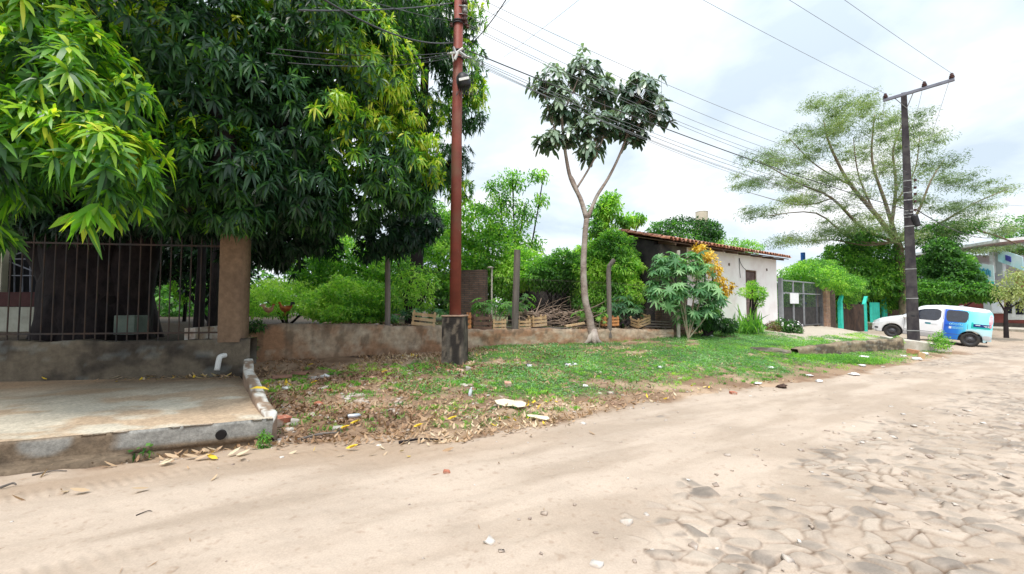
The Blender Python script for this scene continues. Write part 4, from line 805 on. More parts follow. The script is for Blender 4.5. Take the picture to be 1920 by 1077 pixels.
# --- feathery spreading tree on the right
FT = P(1697, 600, 30); FT.z = 0
fe = thing('flamboyant_tree', 'wide spreading tree with tan limbs and thin feathery layers behind the crossarm pole', 'tree', FT)
mb = MB(); F = lambda px, py, Y=30: P(px, py, Y); fork = F(1683, 455)
limbs(mb, [([FT, F(1692, 520), fork], (0.336, 0.225)), ([fork, F(1640, 400), F(1590, 340), F(1555, 270), F(1545, 230)], (0.186, 0.035)), ([fork, F(1660, 380), F(1635, 300), F(1640, 215)], (0.149, 0.035)),
    ([fork, F(1620, 430), F(1560, 372), F(1500, 345), F(1420, 300)], (0.136, 0.028)), ([fork, F(1600, 450), F(1530, 400), F(1440, 405)], (0.099, 0.021)), ([F(1670, 430), F(1680, 350), F(1675, 280), F(1700, 215)], (0.124, 0.028)),
    ([fork, F(1720, 400), F(1745, 340), F(1770, 300)], (0.112, 0.028)), ([fork, F(1760, 420), F(1830, 380), F(1890, 355)], (0.099, 0.021)), ([F(1690, 470), F(1790, 430), F(1860, 440), F(1935, 470)], (0.099, 0.035)), ([F(1590, 345), F(1530, 310), F(1480, 260)], (0.062, 0.021)),
    ([F(1640, 400), F(1610, 330), F(1600, 260)], (0.074, 0.021)), ([F(1560, 372), F(1500, 385), F(1400, 360)], (0.056, 0.014)), ([fork, F(1620, 460), F(1560, 450), F(1500, 455)], (0.081, 0.021)), ([F(1680, 380), F(1715, 320), F(1725, 250)], (0.062, 0.021))], 9)
mb.build('trunk', M_barky, fe, smooth=True)
rr = random.Random(4); fl = []
for (px, py, w, h) in ((1520, 260, 70, 14), (1590, 220, 60, 14), (1545, 205, 35, 12), (1650, 205, 50, 12), (1600, 190, 40, 10), (1700, 225, 40, 12), (1480, 300, 70, 12), (1420, 300, 45, 9), (1560, 290, 90, 14), (1640, 265, 80, 16), (1700, 270, 60, 14), (1450, 345, 60, 9), (1400, 340, 40, 8), (1530, 340, 70, 12), (1600, 320, 90, 14), (1680, 320, 70, 14), (1750, 310, 50, 14), (1790, 335, 60, 10), (1860, 350, 50, 8), (1500, 380, 80, 9), (1420, 400, 45, 9), (1580, 372, 70, 12), (1560, 425, 80, 12), (1500, 445, 70, 10), (1620, 420, 60, 14), (1760, 385, 60, 9), (1830, 395, 50, 12), (1800, 430, 60, 12), (1745, 440, 60, 16), (1640, 440, 50, 14), (1700, 360, 50, 14), (1880, 430, 40, 7), (1850, 470, 60, 7), (1660, 235, 30, 10), (1745, 260, 30, 10), (1560, 240, 50, 12)):
    for _ in range(7):
        qx = px+rr.uniform(-.75, .75)*w; qy = py+rr.uniform(-1.3, 1.3)*h; fl.append(LP(qx, qy, 30+rr.uniform(-3.5, 3.5), w/800*30*rr.uniform(.2, .5), 1.2, h/800*30*rr.uniform(.5, 1.3)))
foliage('crown', fl, 100000, .19, .040, L_feather, fe, 21, tone=(.1, .75), out=.2, rnd=1, down=.0, droop=.3, shell=.95, keep=.5, flat=.55, clump=.9, prof=SMALL)
foliage('crown', [LP(1745, 440, 29, 2.2, 1.5, .9), LP(1800, 425, 29, 1.6, 1.4, .5), LP(1610, 440, 29.5, 1.8, 1.4, .6)], 5000, .26, .07, L_green, fe, 22, tone=(.15, .5), out=.3, flat=.6, shell=.7)
# --- bushes
def bush(name, label, cat, lumps, n, L, W, m, seed, base, stem=True, sm=None, group=None, stems=None, **kw):
    b = P(*base); b.z = gz(b.x, b.y); t = thing(name, label, cat, b, group=group); foliage('leaves' if 'tree' not in name else 'crown', lumps, n, L, W, m, t, seed, **kw)
    if stem:
        mb = MB()
        for l in (stems or lumps[:6]):
            c = ctr(l); q = b+Vector((random.uniform(-.1, .1), 0, 0)); mb.tube(smoothpath([q, q.lerp(c, .5)+Vector((random.uniform(-.15, .15), 0, .1)), c], 3), [.05, .045, .04, .035, .03, .025, .02][:7], 6)
        mb.build('trunk' if 'tree' in name else 'stems', sm or M_bark, t)
    return t
S2 = ((0, .3), (.45, 1), (1, .1))
bush('weed_thicket', 'light green waist high weeds behind the pillar, where the hens feed', 'weeds', [LP(500, 565, 15, .9, .7, .6), LP(550, 560, 16, .8, .8, .6), LP(600, 568, 15, .8, .7, .5), LP(520, 545, 17, .7, .7, .5)], 9000, .13, .05, L_green, 31, (540, 590, 15.5), tone=(.75, 1.1), out=.3, rnd=.6, down=-.3)
bush('weed_thicket', 'dense mid green leafy weeds between the hens and the wooden post', 'weeds', [LP(650, 560, 13.6, .9, .7, .65), LP(700, 565, 13.4, .7, .7, .55), LP(610, 578, 13.6, .7, .6, .35), LP(660, 590, 13, .9, .6, .3), LP(730, 578, 13.2, .4, .4, .4)], 16000, .11, .06, L_green, 32, (660, 600, 13.4), tone=(.55, 1.05), out=.4, rnd=.7, down=-.1)
bush('shrub_tree', 'bright green rounded small tree beyond the weeds, left of the wooden post', 'tree', [LP(640, 490, 17, 1.4, 1.1, 1.0), LP(690, 510, 17, 1.0), LP(600, 520, 18, 1.2, 1, .9), LP(660, 540, 17, 1.3), LP(620, 455, 18, .8), LP(580, 490, 18.5, 1.0)], 26000, .15, .075, L_green, 33, (640, 600, 17), tone=(.45, .9), out=.3, rnd=.8, clump=1.6)
bush('shrub_tree', 'large pale green tree in the yard behind the red pole', 'tree', [LP(890, 430, 18, 1.3, 1.2, 1.1), LP(930, 480, 17.5, 1.2), LP(860, 480, 18, 1.2), LP(820, 500, 17, 1.4, 1.1, 1.2), LP(900, 520, 17, 1.0), LP(780, 540, 16.5, 1.1, 1, .9), LP(860, 550, 16.5, .9), LP(740, 500, 18, 1.1), LP(810, 430, 19, 1.2)], 38000, .15, .08, L_green, 34, (850, 600, 17), tone=(.4, 1.0), out=.3, rnd=.8, clump=1.5)
bush('shrub_tree', 'wispy open tree standing up against the sky right of the red pole', 'tree', [LP(960, 340, 18, .8, .6, .5), LP(1010, 330, 18, .5, .4, .3), LP(940, 380, 18, .7, .6, .6), LP(980, 400, 18, .7, .6, .7), LP(965, 440, 18, .7, .6, .8), LP(1015, 375, 18, .35, .4, .3), LP(920, 350, 18, .3, .3, .3), LP(1000, 460, 18, .5)], 3800, .17, .065, L_green, 35, (965, 600, 18), tone=(.3, .9), out=.3, rnd=.8, shell=.9, stems=[LP(960, 320, 18, 1), LP(1020, 325, 18, 1), LP(985, 380, 18, 1), LP(935, 360, 18, 1)])
bush('shrub_tree', 'yellowish leaved shrub right behind the wooden post', 'shrub', [LP(745, 490, 12.9, .35, .3, .3), LP(770, 520, 12.7, .4, .4, .4), LP(755, 555, 12.6, .5, .4, .35), LP(790, 560, 12.8, .4, .3, .3), LP(805, 530, 12.9, .3)], 2300, .12, .05, L_green, 36, (765, 605, 12.7), tone=(.5, 1), out=.4, rnd=.8)
bush('hedge', 'bushy lime green shrub against the sooty gable of the white house', 'shrub', [LP(1145, 470, 15.0, .8, .7, .6), LP(1165, 500, 14.8, .7, .7, .6), LP(1120, 510, 15.2, .8, .7, .7), LP(1170, 545, 14.8, .65, .6, .6), LP(1125, 560, 15.2, .8, .7, .6), LP(1150, 450, 15, .45, .5, .35)], 24000, .13, .05, L_green, 37, (1145, 605, 15), tone=(.45, 1.15), out=.4, rnd=.7, clump=1.2)
bush('hedge', 'tall green thicket filling the lot between the red pole and the slender tree', 'shrub', [LP(1060, 500, 16, 1.0, .8, .6), LP(1010, 515, 16, .8, .8, .5), LP(1085, 515, 15.8, .7), LP(1040, 520, 16, .9, .7, .5), LP(950, 525, 16.6, .7), LP(1095, 555, 15.8, .5), LP(975, 505, 16.6, .8), LP(1100, 480, 16.6, .5), LP(905, 520, 17.2, .8)], 40000, .14, .055, L_green, 38, (1040, 605, 16), tone=(.35, 1.1), out=.4, rnd=.7, clump=1.0)
bush('papaya_tree', 'thin bluish leafed tree just right of the slender trunk, against the sky', 'tree', [LP(1135, 395, 19, .7, .6, .5), LP(1175, 415, 19, .6, .5, .3), LP(1125, 430, 19, .6, .6, .5), LP(1145, 375, 19, .4), LP(1200, 410, 19, .25)], 4200, .2, .08, L_green, 39, (1140, 600, 19), tone=(.3, .9), out=.4, rnd=.8, shell=.8)
bush('dome_tree', 'dark rounded tree behind the tiled roof', 'tree', [LP(1285, 434, 27, 1.9, 1.5, .8), LP(1250, 430, 27, 1.1, 1, .6), LP(1325, 432, 27, .9, 1, .6), LP(1290, 450, 27, 2.0, 1.5, .8)], 11000, .17, .09, L_green, 40, (1285, 560, 27), tone=(.05, .6), out=.5, rnd=.6, clump=.8)
bush('low_tree', 'pale green spreading tree peeping over the roof by the yellow creeper', 'tree', [LP(1370, 460, 26, 1.4, 1, .35), LP(1400, 465, 26, .9, 1, .35), LP(1350, 470, 26, 1.3, 1, .5)], 3600, .15, .06, L_green, 41, (1370, 560, 26), tone=(.5, .9), out=.3, rnd=.8)
# yellow creeper
bush('creeper', 'golden yellow leaved creeper hanging over the eave of the white house', 'climbing plant', [LP(1310, 466, 14.6, .22, .2, .16), LP(1325, 480, 15.0, .28, .22, .22), LP(1340, 505, 15.3, .25, .2, .3), LP(1350, 530, 15.4, .22, .2, .25), LP(1362, 545, 15.4, .22, .15, .15), LP(1355, 555, 15.4, .15), LP(1318, 500, 15.2, .22), LP(1372, 535, 15.4, .1)], 1500, .13, .06, L_yellow, 42, (1330, 615, 15.0), tone=(.3, 1.1), tvar=.4, out=.5, rnd=.8, shell=.7)
# hedge over the gate
bush('flowering_hedge', 'rounded pale green hedge with tiny white flowers over the grey gate', 'hedge', [LP(1525, 518, 24.5, 1.4, .8, .85), LP(1490, 522, 23.8, .8, .7, .7), LP(1560, 525, 25, 1.1, .7, .75), LP(1590, 535, 25.4, 1.0, .6, .7), LP(1530, 498, 24.6, 1.0, .8, .4), LP(1500, 560, 24.5, 1.3, .6, .7), LP(1560, 560, 26, 1.3, .6, .7), LP(1552, 520, 22.3, .9, .5, .55), LP(1590, 535, 22.8, .7, .5, .5), LP(1520, 505, 23, 1.0, .5, .45)], 30000, .12, .055, L_green, 43, (1530, 590, 25.5), tone=(.4, .9), out=.5, rnd=.7)
bush('garden_tree', 'broad mid green garden tree behind the turquoise posts', 'tree', [LP(1640, 490, 31, 2.0, 1.5, 1.4), LP(1600, 500, 31, 1.5), LP(1575, 480, 31, 1.2, 1, .9), LP(1680, 520, 31, 1.4), LP(1630, 530, 30.5, 1.7, 1.2, 1.0), LP(1590, 545, 29, .9, .8, .6), LP(1670, 545, 31, 1.4), LP(1620, 470, 31.5, 1.1), LP(1720, 520, 31, 1.4)], 38000, .21, .10, L_green, 44, (1650, 600, 31), tone=(.3, .85), out=.4, rnd=.8, clump=.8)
bush('garden_tree', 'dark dense tree hanging over the roof of the van', 'tree', [LP(1780, 500, 25, 1.1, 1, .9), LP(1775, 545, 24.5, 1.4, 1.1, .7), LP(1820, 545, 24, 1.1, 1, .55), LP(1850, 550, 23.5, .6, .7, .4), LP(1765, 470, 25, .7), LP(1800, 520, 24.5, 1.0, .9, .6), LP(1750, 560, 25, 1.0)], 26000, .18, .09, L_green, 45, (1745, 620, 25.5), tone=(.1, .7), out=.4, rnd=.7, clump=.7)
bush('street_tree', 'small yellowing street tree with a thin dark trunk at the right edge', 'tree', [LP(1900, 540, 21, .8, .7, .6), LP(1925, 560, 21, .8, .7, .6), LP(1885, 555, 21, .45), LP(1905, 520, 21, .5), LP(1940, 530, 21, .7)], 4200, .12, .05, L_feather, 46, (1887, 632, 21), stem=False, tone=(.5, 1.2), out=.4, rnd=.8, shell=.9)
st = [o for o in bpy.data.objects if o.name.startswith('street_tree')][0]; mb = MB(); limbs(mb, [([P(1887, 634, 21), P(1886, 600, 21), P(1888, 575, 21), P(1905, 535, 21)], (.10, .04)), ([P(1888, 590, 21), P(1870, 560, 21)], (.05, .02)), ([P(1888, 580, 21), P(1925, 560, 21)], (.05, .02))]); mb.build('trunk', M_bark, st)
bush('far_tree', 'green tree above the shop roof at the right edge', 'tree', [LP(1910, 450, 45, 2.0, 1.5, 1.4), LP(1940, 440, 45, 2.5)], 5000, .3, .14, L_green, 47, (1915, 600, 45), tone=(.3, .6))
# left yard, behind the railing
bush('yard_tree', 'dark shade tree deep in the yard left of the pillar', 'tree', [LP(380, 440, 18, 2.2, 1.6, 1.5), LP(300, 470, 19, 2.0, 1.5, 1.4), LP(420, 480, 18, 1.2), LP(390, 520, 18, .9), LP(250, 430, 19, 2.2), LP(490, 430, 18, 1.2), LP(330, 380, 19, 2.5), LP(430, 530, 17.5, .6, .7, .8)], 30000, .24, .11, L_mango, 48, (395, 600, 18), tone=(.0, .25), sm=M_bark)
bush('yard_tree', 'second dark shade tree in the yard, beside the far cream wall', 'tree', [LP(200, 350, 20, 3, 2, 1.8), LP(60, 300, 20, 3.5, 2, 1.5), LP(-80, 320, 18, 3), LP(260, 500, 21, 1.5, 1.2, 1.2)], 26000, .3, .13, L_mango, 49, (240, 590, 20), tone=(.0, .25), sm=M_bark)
bush('yard_shrub', 'sunlit yellow green shrub seen through the railing', 'shrub', [LP(340, 530, 21, .5, .5, .8), LP(350, 550, 21, .4, .4, .4)], 2500, .12, .05, L_green, 50, (345, 595, 21), tone=(.7, 1))
for k, px in enumerate((372, 398)):
    mb = MB(); q = P(px, 605, 14.5+k); mb.tube([q-Vector((0, 0, .5)), q+Vector((.05, 0, 2)), q+Vector((.2*k, 0, 4.5))], [.17, .13, .1], 9, jit=.05); tag(mb.build('tree_stem', M_bark, origin=q), ['thin dark trunk just left of the tan pillar', 'thin dark trunk nearest the tan pillar'][k], 'tree trunk')
# far green belt so that no bare horizon shows
fb = []
rr = random.Random(12)
for k in range(46):
    X = -48+k*2.6+rr.uniform(-.8, .8); Y = 34+rr.uniform(-3, 4)+(8 if X > 20 else 0); fb.append((X, Y, 2.0, rr.uniform(1.6, 2.6), 1.5, rr.uniform(1.6, 2.8)))
t = None
o = foliage('far_treeline', fb, 60000, .42, .22, L_green, None, 60, tone=(.2, .6), clump=.3); tag(o, 'green belt of far trees beyond the yards', 'trees', kind='stuff')
# --- castor bean plants : star leaves on stalks
def starleaf(V, Fa, T, c, nrm, R_, tone, rg):
    nrm = nrm/np.linalg.norm(nrm); a = np.cross(nrm, rg.normal(size=3)); a /= np.linalg.norm(a); b = np.cross(nrm, a); k = 8; base = len(V)
    V.append(c); T.append(tone)
    m = k*4
    for j in range(m):
        t = 2*math.pi*j/m; ph = j % 4; r = {0: 1.0, 1: .58, 2: .26, 3: .58}[ph]*R_*(.8+.35*math.cos(t)*.5+.1)
        V.append(c+(a*math.cos(t)+b*math.sin(t))*r-nrm*(.25*r*r/R_)-np.array([0, 0, .12*r])); T.append(tone+rg.normal()*.03)
    for j in range(m): Fa.append((base, base+1+j, base+1+(j+1) % m))
def castor(label, base, spots, n, R_, seed, stems=True, mat_=None, tone=(.3, .8), name='castor_plant'):
    rg = np.random.default_rng(seed); b = P(*base); b.z = gz(b.x, b.y); t = thing(name, label, 'plant', b)
    p, o, i = lump_pts(spots, n, rg, .7, .5); V = []; Fa = []; T = []
    for q, oo in zip(p, o):
        nr = oo*.7+np.array([0, -.15, .9])+rg.normal(size=3)*.3; starleaf(V, Fa, T, q, nr, R_*rg.uniform(.6, 1.2), float(np.clip(rg.uniform(*tone), 0, 1)), rg)
    link_mesh('leaves', mesh_np(np.array(V), np.array(Fa), {'tone': np.array(T)}), mat_ or L_blue, t)
    mb = MB(); tips = []
    for l in spots[:6]:
        c = ctr(l); pts = smoothpath([b, b.lerp(c, .55)+Vector((rg.normal()*.06, 0, .1)), c], 4); tips += pts[2:]; mb.tube(pts, .022, 6)
    for q, oo in list(zip(p, o))[::2]:
        q = Vector(q); e_ = min(tips, key=lambda v: (v-q).length); mb.tube([q, q.lerp(e_, .6)+Vector((0, 0, .03)), e_], .006, 4, cap=False)
    mb.build('stems', mat('castor_stem', (.25, .3, .2), (.3, .2, .16)), t)
castor('big castor bean plant with star shaped leaves in front of the white house corner', (1290, 632, 13.6), [LP(1270, 500, 13.4, .45, .4, .35), LP(1320, 545, 13.5, .5, .4, .4), LP(1270, 545, 13.4, .55, .4, .4), LP(1310, 505, 13.5, .45, .4, .3), LP(1335, 580, 13.5, .3, .3, .3), LP(1250, 490, 13.4, .35), LP(1290, 590, 13.7, .5, .3, .35), LP(1345, 560, 13.5, .25), LP(1255, 560, 13.4, .35), LP(1240, 510, 13.5, .35, .3, .45), LP(1225, 545, 13.6, .25, .3, .4), LP(1300, 480, 13.4, .35, .3, .2)], 440, .26, 3, tone=(.45, 1.1))
castor('castor bean plant with wide bright leaves behind the crates, right of the red pole', (930, 610, 13.6), [LP(920, 570, 13.6, .45, .35, .3), LP(955, 575, 13.5, .45, .35, .3), LP(985, 560, 13.8, .35, .3, .35), LP(900, 575, 13.5, .3)], 60, .23, 4, mat_=L_green, tone=(.3, .75))
castor('bluish castor bean plant in the shade right of the bent post', (1175, 610, 14.1), [LP(1165, 570, 14.1, .4, .3, .35), LP(1190, 580, 14.1, .35, .3, .3), LP(1150, 590, 14, .3)], 60, .22, 5)
castor('low castor seedlings with pale leaves by the wooden post', (800, 608, 12.6), [LP(770, 585, 12.3, .4, .3, .15), LP(820, 585, 12.4, .4, .3, .15), LP(740, 590, 12.2, .2)], 30, .17, 6)
castor('small castor plant growing over the roots of the slender tree', (1128, 625, 13.4), [LP(1130, 595, 13.4, .25, .2, .3), LP(1090, 590, 13.5, .3, .2, .2)], 26, .15, 7, mat_=L_green, tone=(.4, .8))
bush('shade_shrub', 'dark shrub under the castor leaves at the foot of the white house', 'shrub', [LP(1310, 595, 14.2, .5, .4, .4), LP(1340, 600, 14.5, .3, .3, .3), LP(1365, 610, 14.8, .3, .3, .2)], 2600, .14, .05, L_green, 51, (1320, 628, 14.3), tone=(.0, .3))
# topiary, strap leaves, snake plants, flower bush
bush('topiary_shrub', 'lime green flat topped shrub in front of the barred door', 'shrub', [LP(1410, 548, 16.3, .42, .35, .22), LP(1425, 552, 16.3, .22), LP(1410, 535, 16.3, .2, .2, .15), LP(1422, 568, 16.4, .15)], 2000, .10, .035, L_green, 52, (1412, 622, 16.4), tone=(.65, 1), out=.6, rnd=.5, down=-.2)
def straps(name, label, base, n, L, W, spread, m, seed, tone, h=0):
    rg = np.random.default_rng(seed); b = P(*base); b.z = gz(b.x, b.y); t = thing(name, label, 'plant', b)
    p = np.array(b)+rg.normal(size=(n, 3))*np.array([spread, spread*.6, 0]); p[:, 2] += rg.random(n)*h; d = rg.normal(size=(n, 3))*.45+np.array([0, 0, 1.4]); tn = rg.uniform(tone[0], tone[1], n)
    V, Fa, T = leaf_mesh(p, d, rg.normal(size=(n, 3)), L*rg.uniform(.5, 1.1, n), W, tn, rg.uniform(.1, .9, n), ((0, .7), (.3, 1), (.7, .8), (1, .05)), .1)
    link_mesh('leaves', mesh_np(V, Fa, {'tone': T}), m, t)
straps('strap_lily', 'tall clump of arching strap leaves beside the house door', (1402, 626, 16.0), 190, 1.15, .05, .30, L_green, 5, (.35, .85), .2)
straps('snake_plant', 'upright dark snake plants left of the strap leaf clump', (1362, 616, 15.6), 26, .75, .05, .14, L_green, 6, (.0, .2))
straps('snake_plant', 'small dark snake plant at the right corner of the white house', (1436, 606, 18.2), 12, .55, .05, .10, L_green, 7, (.0, .2))
fb_ = bush('flower_bush', 'low bush with white flowers left of the grey gate', 'bush', [LP(1465, 612, 17.6, .35, .35, .3), LP(1485, 615, 17.6, .3, .3, .28), LP(1495, 620, 17.4, .2)], 2600, .08, .04, L_green, 53, (1475, 628, 17.6), tone=(.1, .6))
rg = np.random.default_rng(9); p, o, i = lump_pts([LP(1470, 607, 17.5, .35, .3, .25), LP(1490, 612, 17.5, .25, .3, .2)], 40, rg, .1); k = len(p)
rosettes('flowers', p, o, 5, .05, .045, leafmat('white_petal', ((0, (.8, .8, .8)), (1, (.85, .82, .85))), trans=.2, tboost=(1, 1, 1)), fb_, 3, np.full(k, .5), droop=.1)
bush('dry_bush', 'purplish brown bare bush left of the white flowers', 'bush', [LP(1450, 614, 17.6, .25, .25, .25)], 900, .10, .02, L_dry, 54, (1450, 626, 17.6), tone=(.0, .3))
bush('roadside_weed', 'spindly weed clump between the crossarm pole and the rear wheel of the van', 'weed', [LP(1758, 638, 15.2, .25, .2, .25), LP(1772, 642, 15.0, .25, .2, .2), LP(1765, 632, 15.2, .12, .1, .25), LP(1765, 650, 15.0, .3, .2, .12)], 1300, .10, .025, L_green, 55, (1765, 655, 15.1), stem=False, tone=(.35, .95), shell=.9, out=.3, rnd=.7, down=-.3)
bush('roadside_weed', 'small green weed over the right end of the mossy kerb', 'weed', [LP(1682, 640, 15.2, .15, .15, .15)], 400, .09, .03, L_green, 56, (1682, 652, 15.2), stem=False, tone=(.3, .7))
# ---------------------------------------------------------------- ground cover, grass, litter (nobody could count it)
def scatter(name, n, box, densf, L, W, m, seed, tone, label, up=.5, rnd=1., zoff=.01, droop=.3, prof=SMALL, clumpn=0, lift=0.03, cat='ground cover'):
    rg = np.random.default_rng(seed); x = rg.uniform(box[0], box[1], n); y = rg.uniform(box[2], box[3], n)
    if clumpn:
        cx = rg.uniform(box[0], box[1], clumpn); cy = rg.uniform(box[2], box[3], clumpn); j = rg.integers(0, clumpn, n); sc = rg.uniform(.3, 1.4, clumpn)[j]; x = cx[j]+rg.normal(size=n)*.05*sc; y = cy[j]+rg.normal(size=n)*.05*sc
    ok = rg.random(n) < densf(x, y); x = x[ok]; y = y[ok]; k = len(x); z = terr(x, y)[0]+zoff+rg.random(k)*lift
    d = rg.normal(size=(k, 3))*rnd; d[:, 2] = np.abs(d[:, 2])*up+up*.5
    tn = np.clip(tone[0]+(tone[1]-tone[0])*fbm(x*1.2, y*1.2, seed)*1.6-.3*(tone[1]-tone[0])+rg.normal(size=k)*.12, 0, 1); s = rg.uniform(.5, 1.3, k)
    nr = rg.normal(size=(k, 3))*.5+np.array([0, 0, 1.]); V, Fa, T = leaf_mesh(np.stack([x, y, z], 1), d, nr, L*s, W*s, tn, droop, prof)
    o = link_mesh(name, mesh_np(V, Fa, {'tone': T}), m); return tag(o, label, cat, kind='stuff')
scatter('ground_cover', 240000, (-3.2, 16, 5, 17), lambda x, y: veg(x, y)*1.1*(y < yW(x)-.1), .045, .016, L_green, 1, (.3, .8), 'low feathery green weeds carpeting the verge', up=.35, lift=.035)
scatter('ground_cover', 120000, (-3.2, 16, 5, 17), lambda x, y: veg(x, y)*(y < yW(x)-.1)*sst(.45, .65, fbm(x*.9, y*.9, 99)), .05, .014, L_green, 2, (.5, .95), 'yellower grassy weeds mixed through the verge', up=.6, lift=.03)
def gr(x, y):
    e = yE(x); w = yW(x); t = (y-e)/(w-e); return ((t > .04) & (t < .75) & (x > -3.0+(y-5)*-.7))*(.25+.75*(fbm(x*.9, y*.9, 97) > .5))*np.where(x > 1.5, .45, 1)
scatter('ground_cover', 300000, (-3.2, 16, 5, 17), lambda x, y: veg(x, y)*(y < yW(x)-.1)*sst(.33, .5, fbm(x*.7+3, y*.7, 98)), .045, .018, L_blue, 12, (.55, 1.1), 'bluish green creeping weeds mixed through the verge', up=.35, lift=.04)
scatter('grass_tufts', 230000, (-4.5, 12, 5, 14), gr, .085, .008, L_green, 3, (.4, .95), 'scattered grass tufts along the roadside', up=1.6, rnd=.6, clumpn=2600, droop=.5, prof=((0, .8), (.5, 1), (1, .05)), lift=0)
def g2(x, y): return np.where(np.hypot((x-9.0)/1.5, (y-11.9)/.55) < 1-.3*vnoise(x*3, y*3, 4), 1, 0)
scatter('grass_patch', 26000, (7, 11.5, 10.8, 13), g2, .16, .009, L_green, 4, (.5, .8), 'bright green tall grass patch in front of the mossy kerb', up=1.6, rnd=.6, droop=.5, prof=((0, .8), (.5, 1), (1, .05)))
def g3(x, y): e = yE(x); w = yW(x); t = (y-e)/(w-e); return (x > 6)*(t > .35)*(t < .62)*sst(.42, .55, fbm(x*1.4, y*1.4, 55))
scatter('verge_grass', 60000, (6, 16, 11, 20), g3, .10, .009, L_green, 5, (.5, 1.), 'thin yellow green grass on top of the mossy kerb', up=1.5, rnd=.6, droop=.5, prof=((0, .8), (.5, 1), (1, .05)))
scatter('wall_foot_grass', 9000, (4.5, 11, 13.3, 18), lambda x, y: sst(.9, .1, np.abs(y-yW(x)+.35)), .14, .012, L_green, 6, (.2, .7), 'grass and weeds along the foot of the white house', up=1.5, rnd=.6, droop=.5)
LF = ((0, .15), (.3, 1), (.7, .85), (1, .05))
def lit(x, y):
    e = yE(x); w = yW(x); t = (y-e)/(w-e); a = sst(-.05, .03, t)*sst(1.0, .9, t)*np.interp(x, [-5.5, -4, -.5, 1.5, 5], [.9, 1, .8, .22, .06]); b = np.exp(-((y-e+.02)/.16)**2)*sst(4, 0, x)*.9
    return np.maximum(a*sst(.25, .6, fbm(x*1.3, y*1.3, 95)), b*.8)*((x > -2.75-(y-5.1)*.78) | (y < e))
scatter('leaf_litter', 46000, (-5.6, 6, 4.3, 12.3), lit, .072, .027, L_dry, 7, (.02, .85), 'fallen dry mango leaves strewn over the verge', up=.22, rnd=1, droop=-.25, prof=LF, lift=.012, zoff=.008, cat='leaf litter')
scatter('leaf_litter', 150, (-8, 3, 2.2, 5.6), lambda x, y: (y < yE(x)-.05)*sst(1.6, .1, yE(x)-y), .10, .028, L_dry, 8, (.3, .95), 'a few dry leaves blown onto the sandy road', up=.15, rnd=1, droop=-.25, prof=LF, lift=.004, zoff=.004, cat='leaf litter')
scatter('leaf_litter', 2200, (-6, 7, 8, 16), lambda x, y: (y > yW(x)+.1)*(y < yW(x)+2)*1., .12, .04, L_dry, 9, (.0, .7), 'dry leaves and scraps behind the low wall', up=.3, rnd=1, prof=LF, zoff=.02, cat='leaf litter')
def slabl(x, y): return sst(.7, .1, np.abs(y-(7.3+(x+8.7)*.162)))*sst(-8.5, -4.9, x)**2*(y < 7.9+(x+5)*.1)*(x < -5.0+(7.9-y)*.75)
rg = np.random.default_rng(77); n = 900; x = rg.uniform(-9, -4.5, n); y = rg.uniform(6.5, 7.95, n); ok = rg.random(n) < slabl(x, y); x = x[ok]; y = y[ok]; n = len(x)
V, Fa, T = leaf_mesh(np.stack([x, y, .345+rg.random(n)*.03], 1), np.stack([rg.normal(size=n), rg.normal(size=n), rg.random(n)*.15], 1), np.tile([0, 0, 1.], (n, 1)), .15*rg.uniform(.6, 1.2, n), .035, rg.uniform(.3, 1, n), -.2, LF)
tag(link_mesh('leaf_litter', mesh_np(V, Fa, {'tone': T}), L_dry), 'yellow and brown leaves gathered at the foot of the dark railing wall', 'leaf litter', kind='stuff')
def yel(px, py, Y, n, seed, label, L=.2):
    rg = np.random.default_rng(seed); q = P(px, py, Y); x = q.x+rg.normal(size=n)*.1; y = q.y+rg.normal(size=n)*.05; z = terr(x, y)[0]+.02
    V, Fa, T = leaf_mesh(np.stack([x, y, z], 1), np.stack([rg.normal(size=n), rg.normal(size=n)*.5, rg.random(n)*.08], 1), np.tile([0, -.3, 1.], (n, 1)), L*.85, .05, rg.choice([.97, .7, .85], n), -.3, LF, .15)
    tag(link_mesh('fallen_leaf', mesh_np(V, Fa, {'tone': T}), L_dry, origin=(q.x, q.y, z[0])), label, 'leaf')
yel(293, 866, 4.35, 2, 1, 'curled orange leaf lying on the sand below the kerb', .14); yel(375, 855, 4.45, 4, 2, 'heap of curled dry leaves on the sand below the drain outlet', .16); yel(430, 848, 4.55, 4, 4, 'long dry leaves lying right of the drain outlet', .15)
yel(230, 918, 3.75, 2, 3, 'orange and grey leaf pair further out on the sandy road', .15)
scatter('twig_debris', 2600, (-8, 12, 2.2, 12), lambda x, y: (y < yE(x)+.3)*(.12+.88*sst(.8, -.1, yE(x)-y))*sst(10, 2, x), .07, .006, L_dry, 17, (.0, .35), 'fine twigs and straw on the sandy road', up=.05, rnd=1, droop=0, lift=.006, zoff=.004, cat='debris')
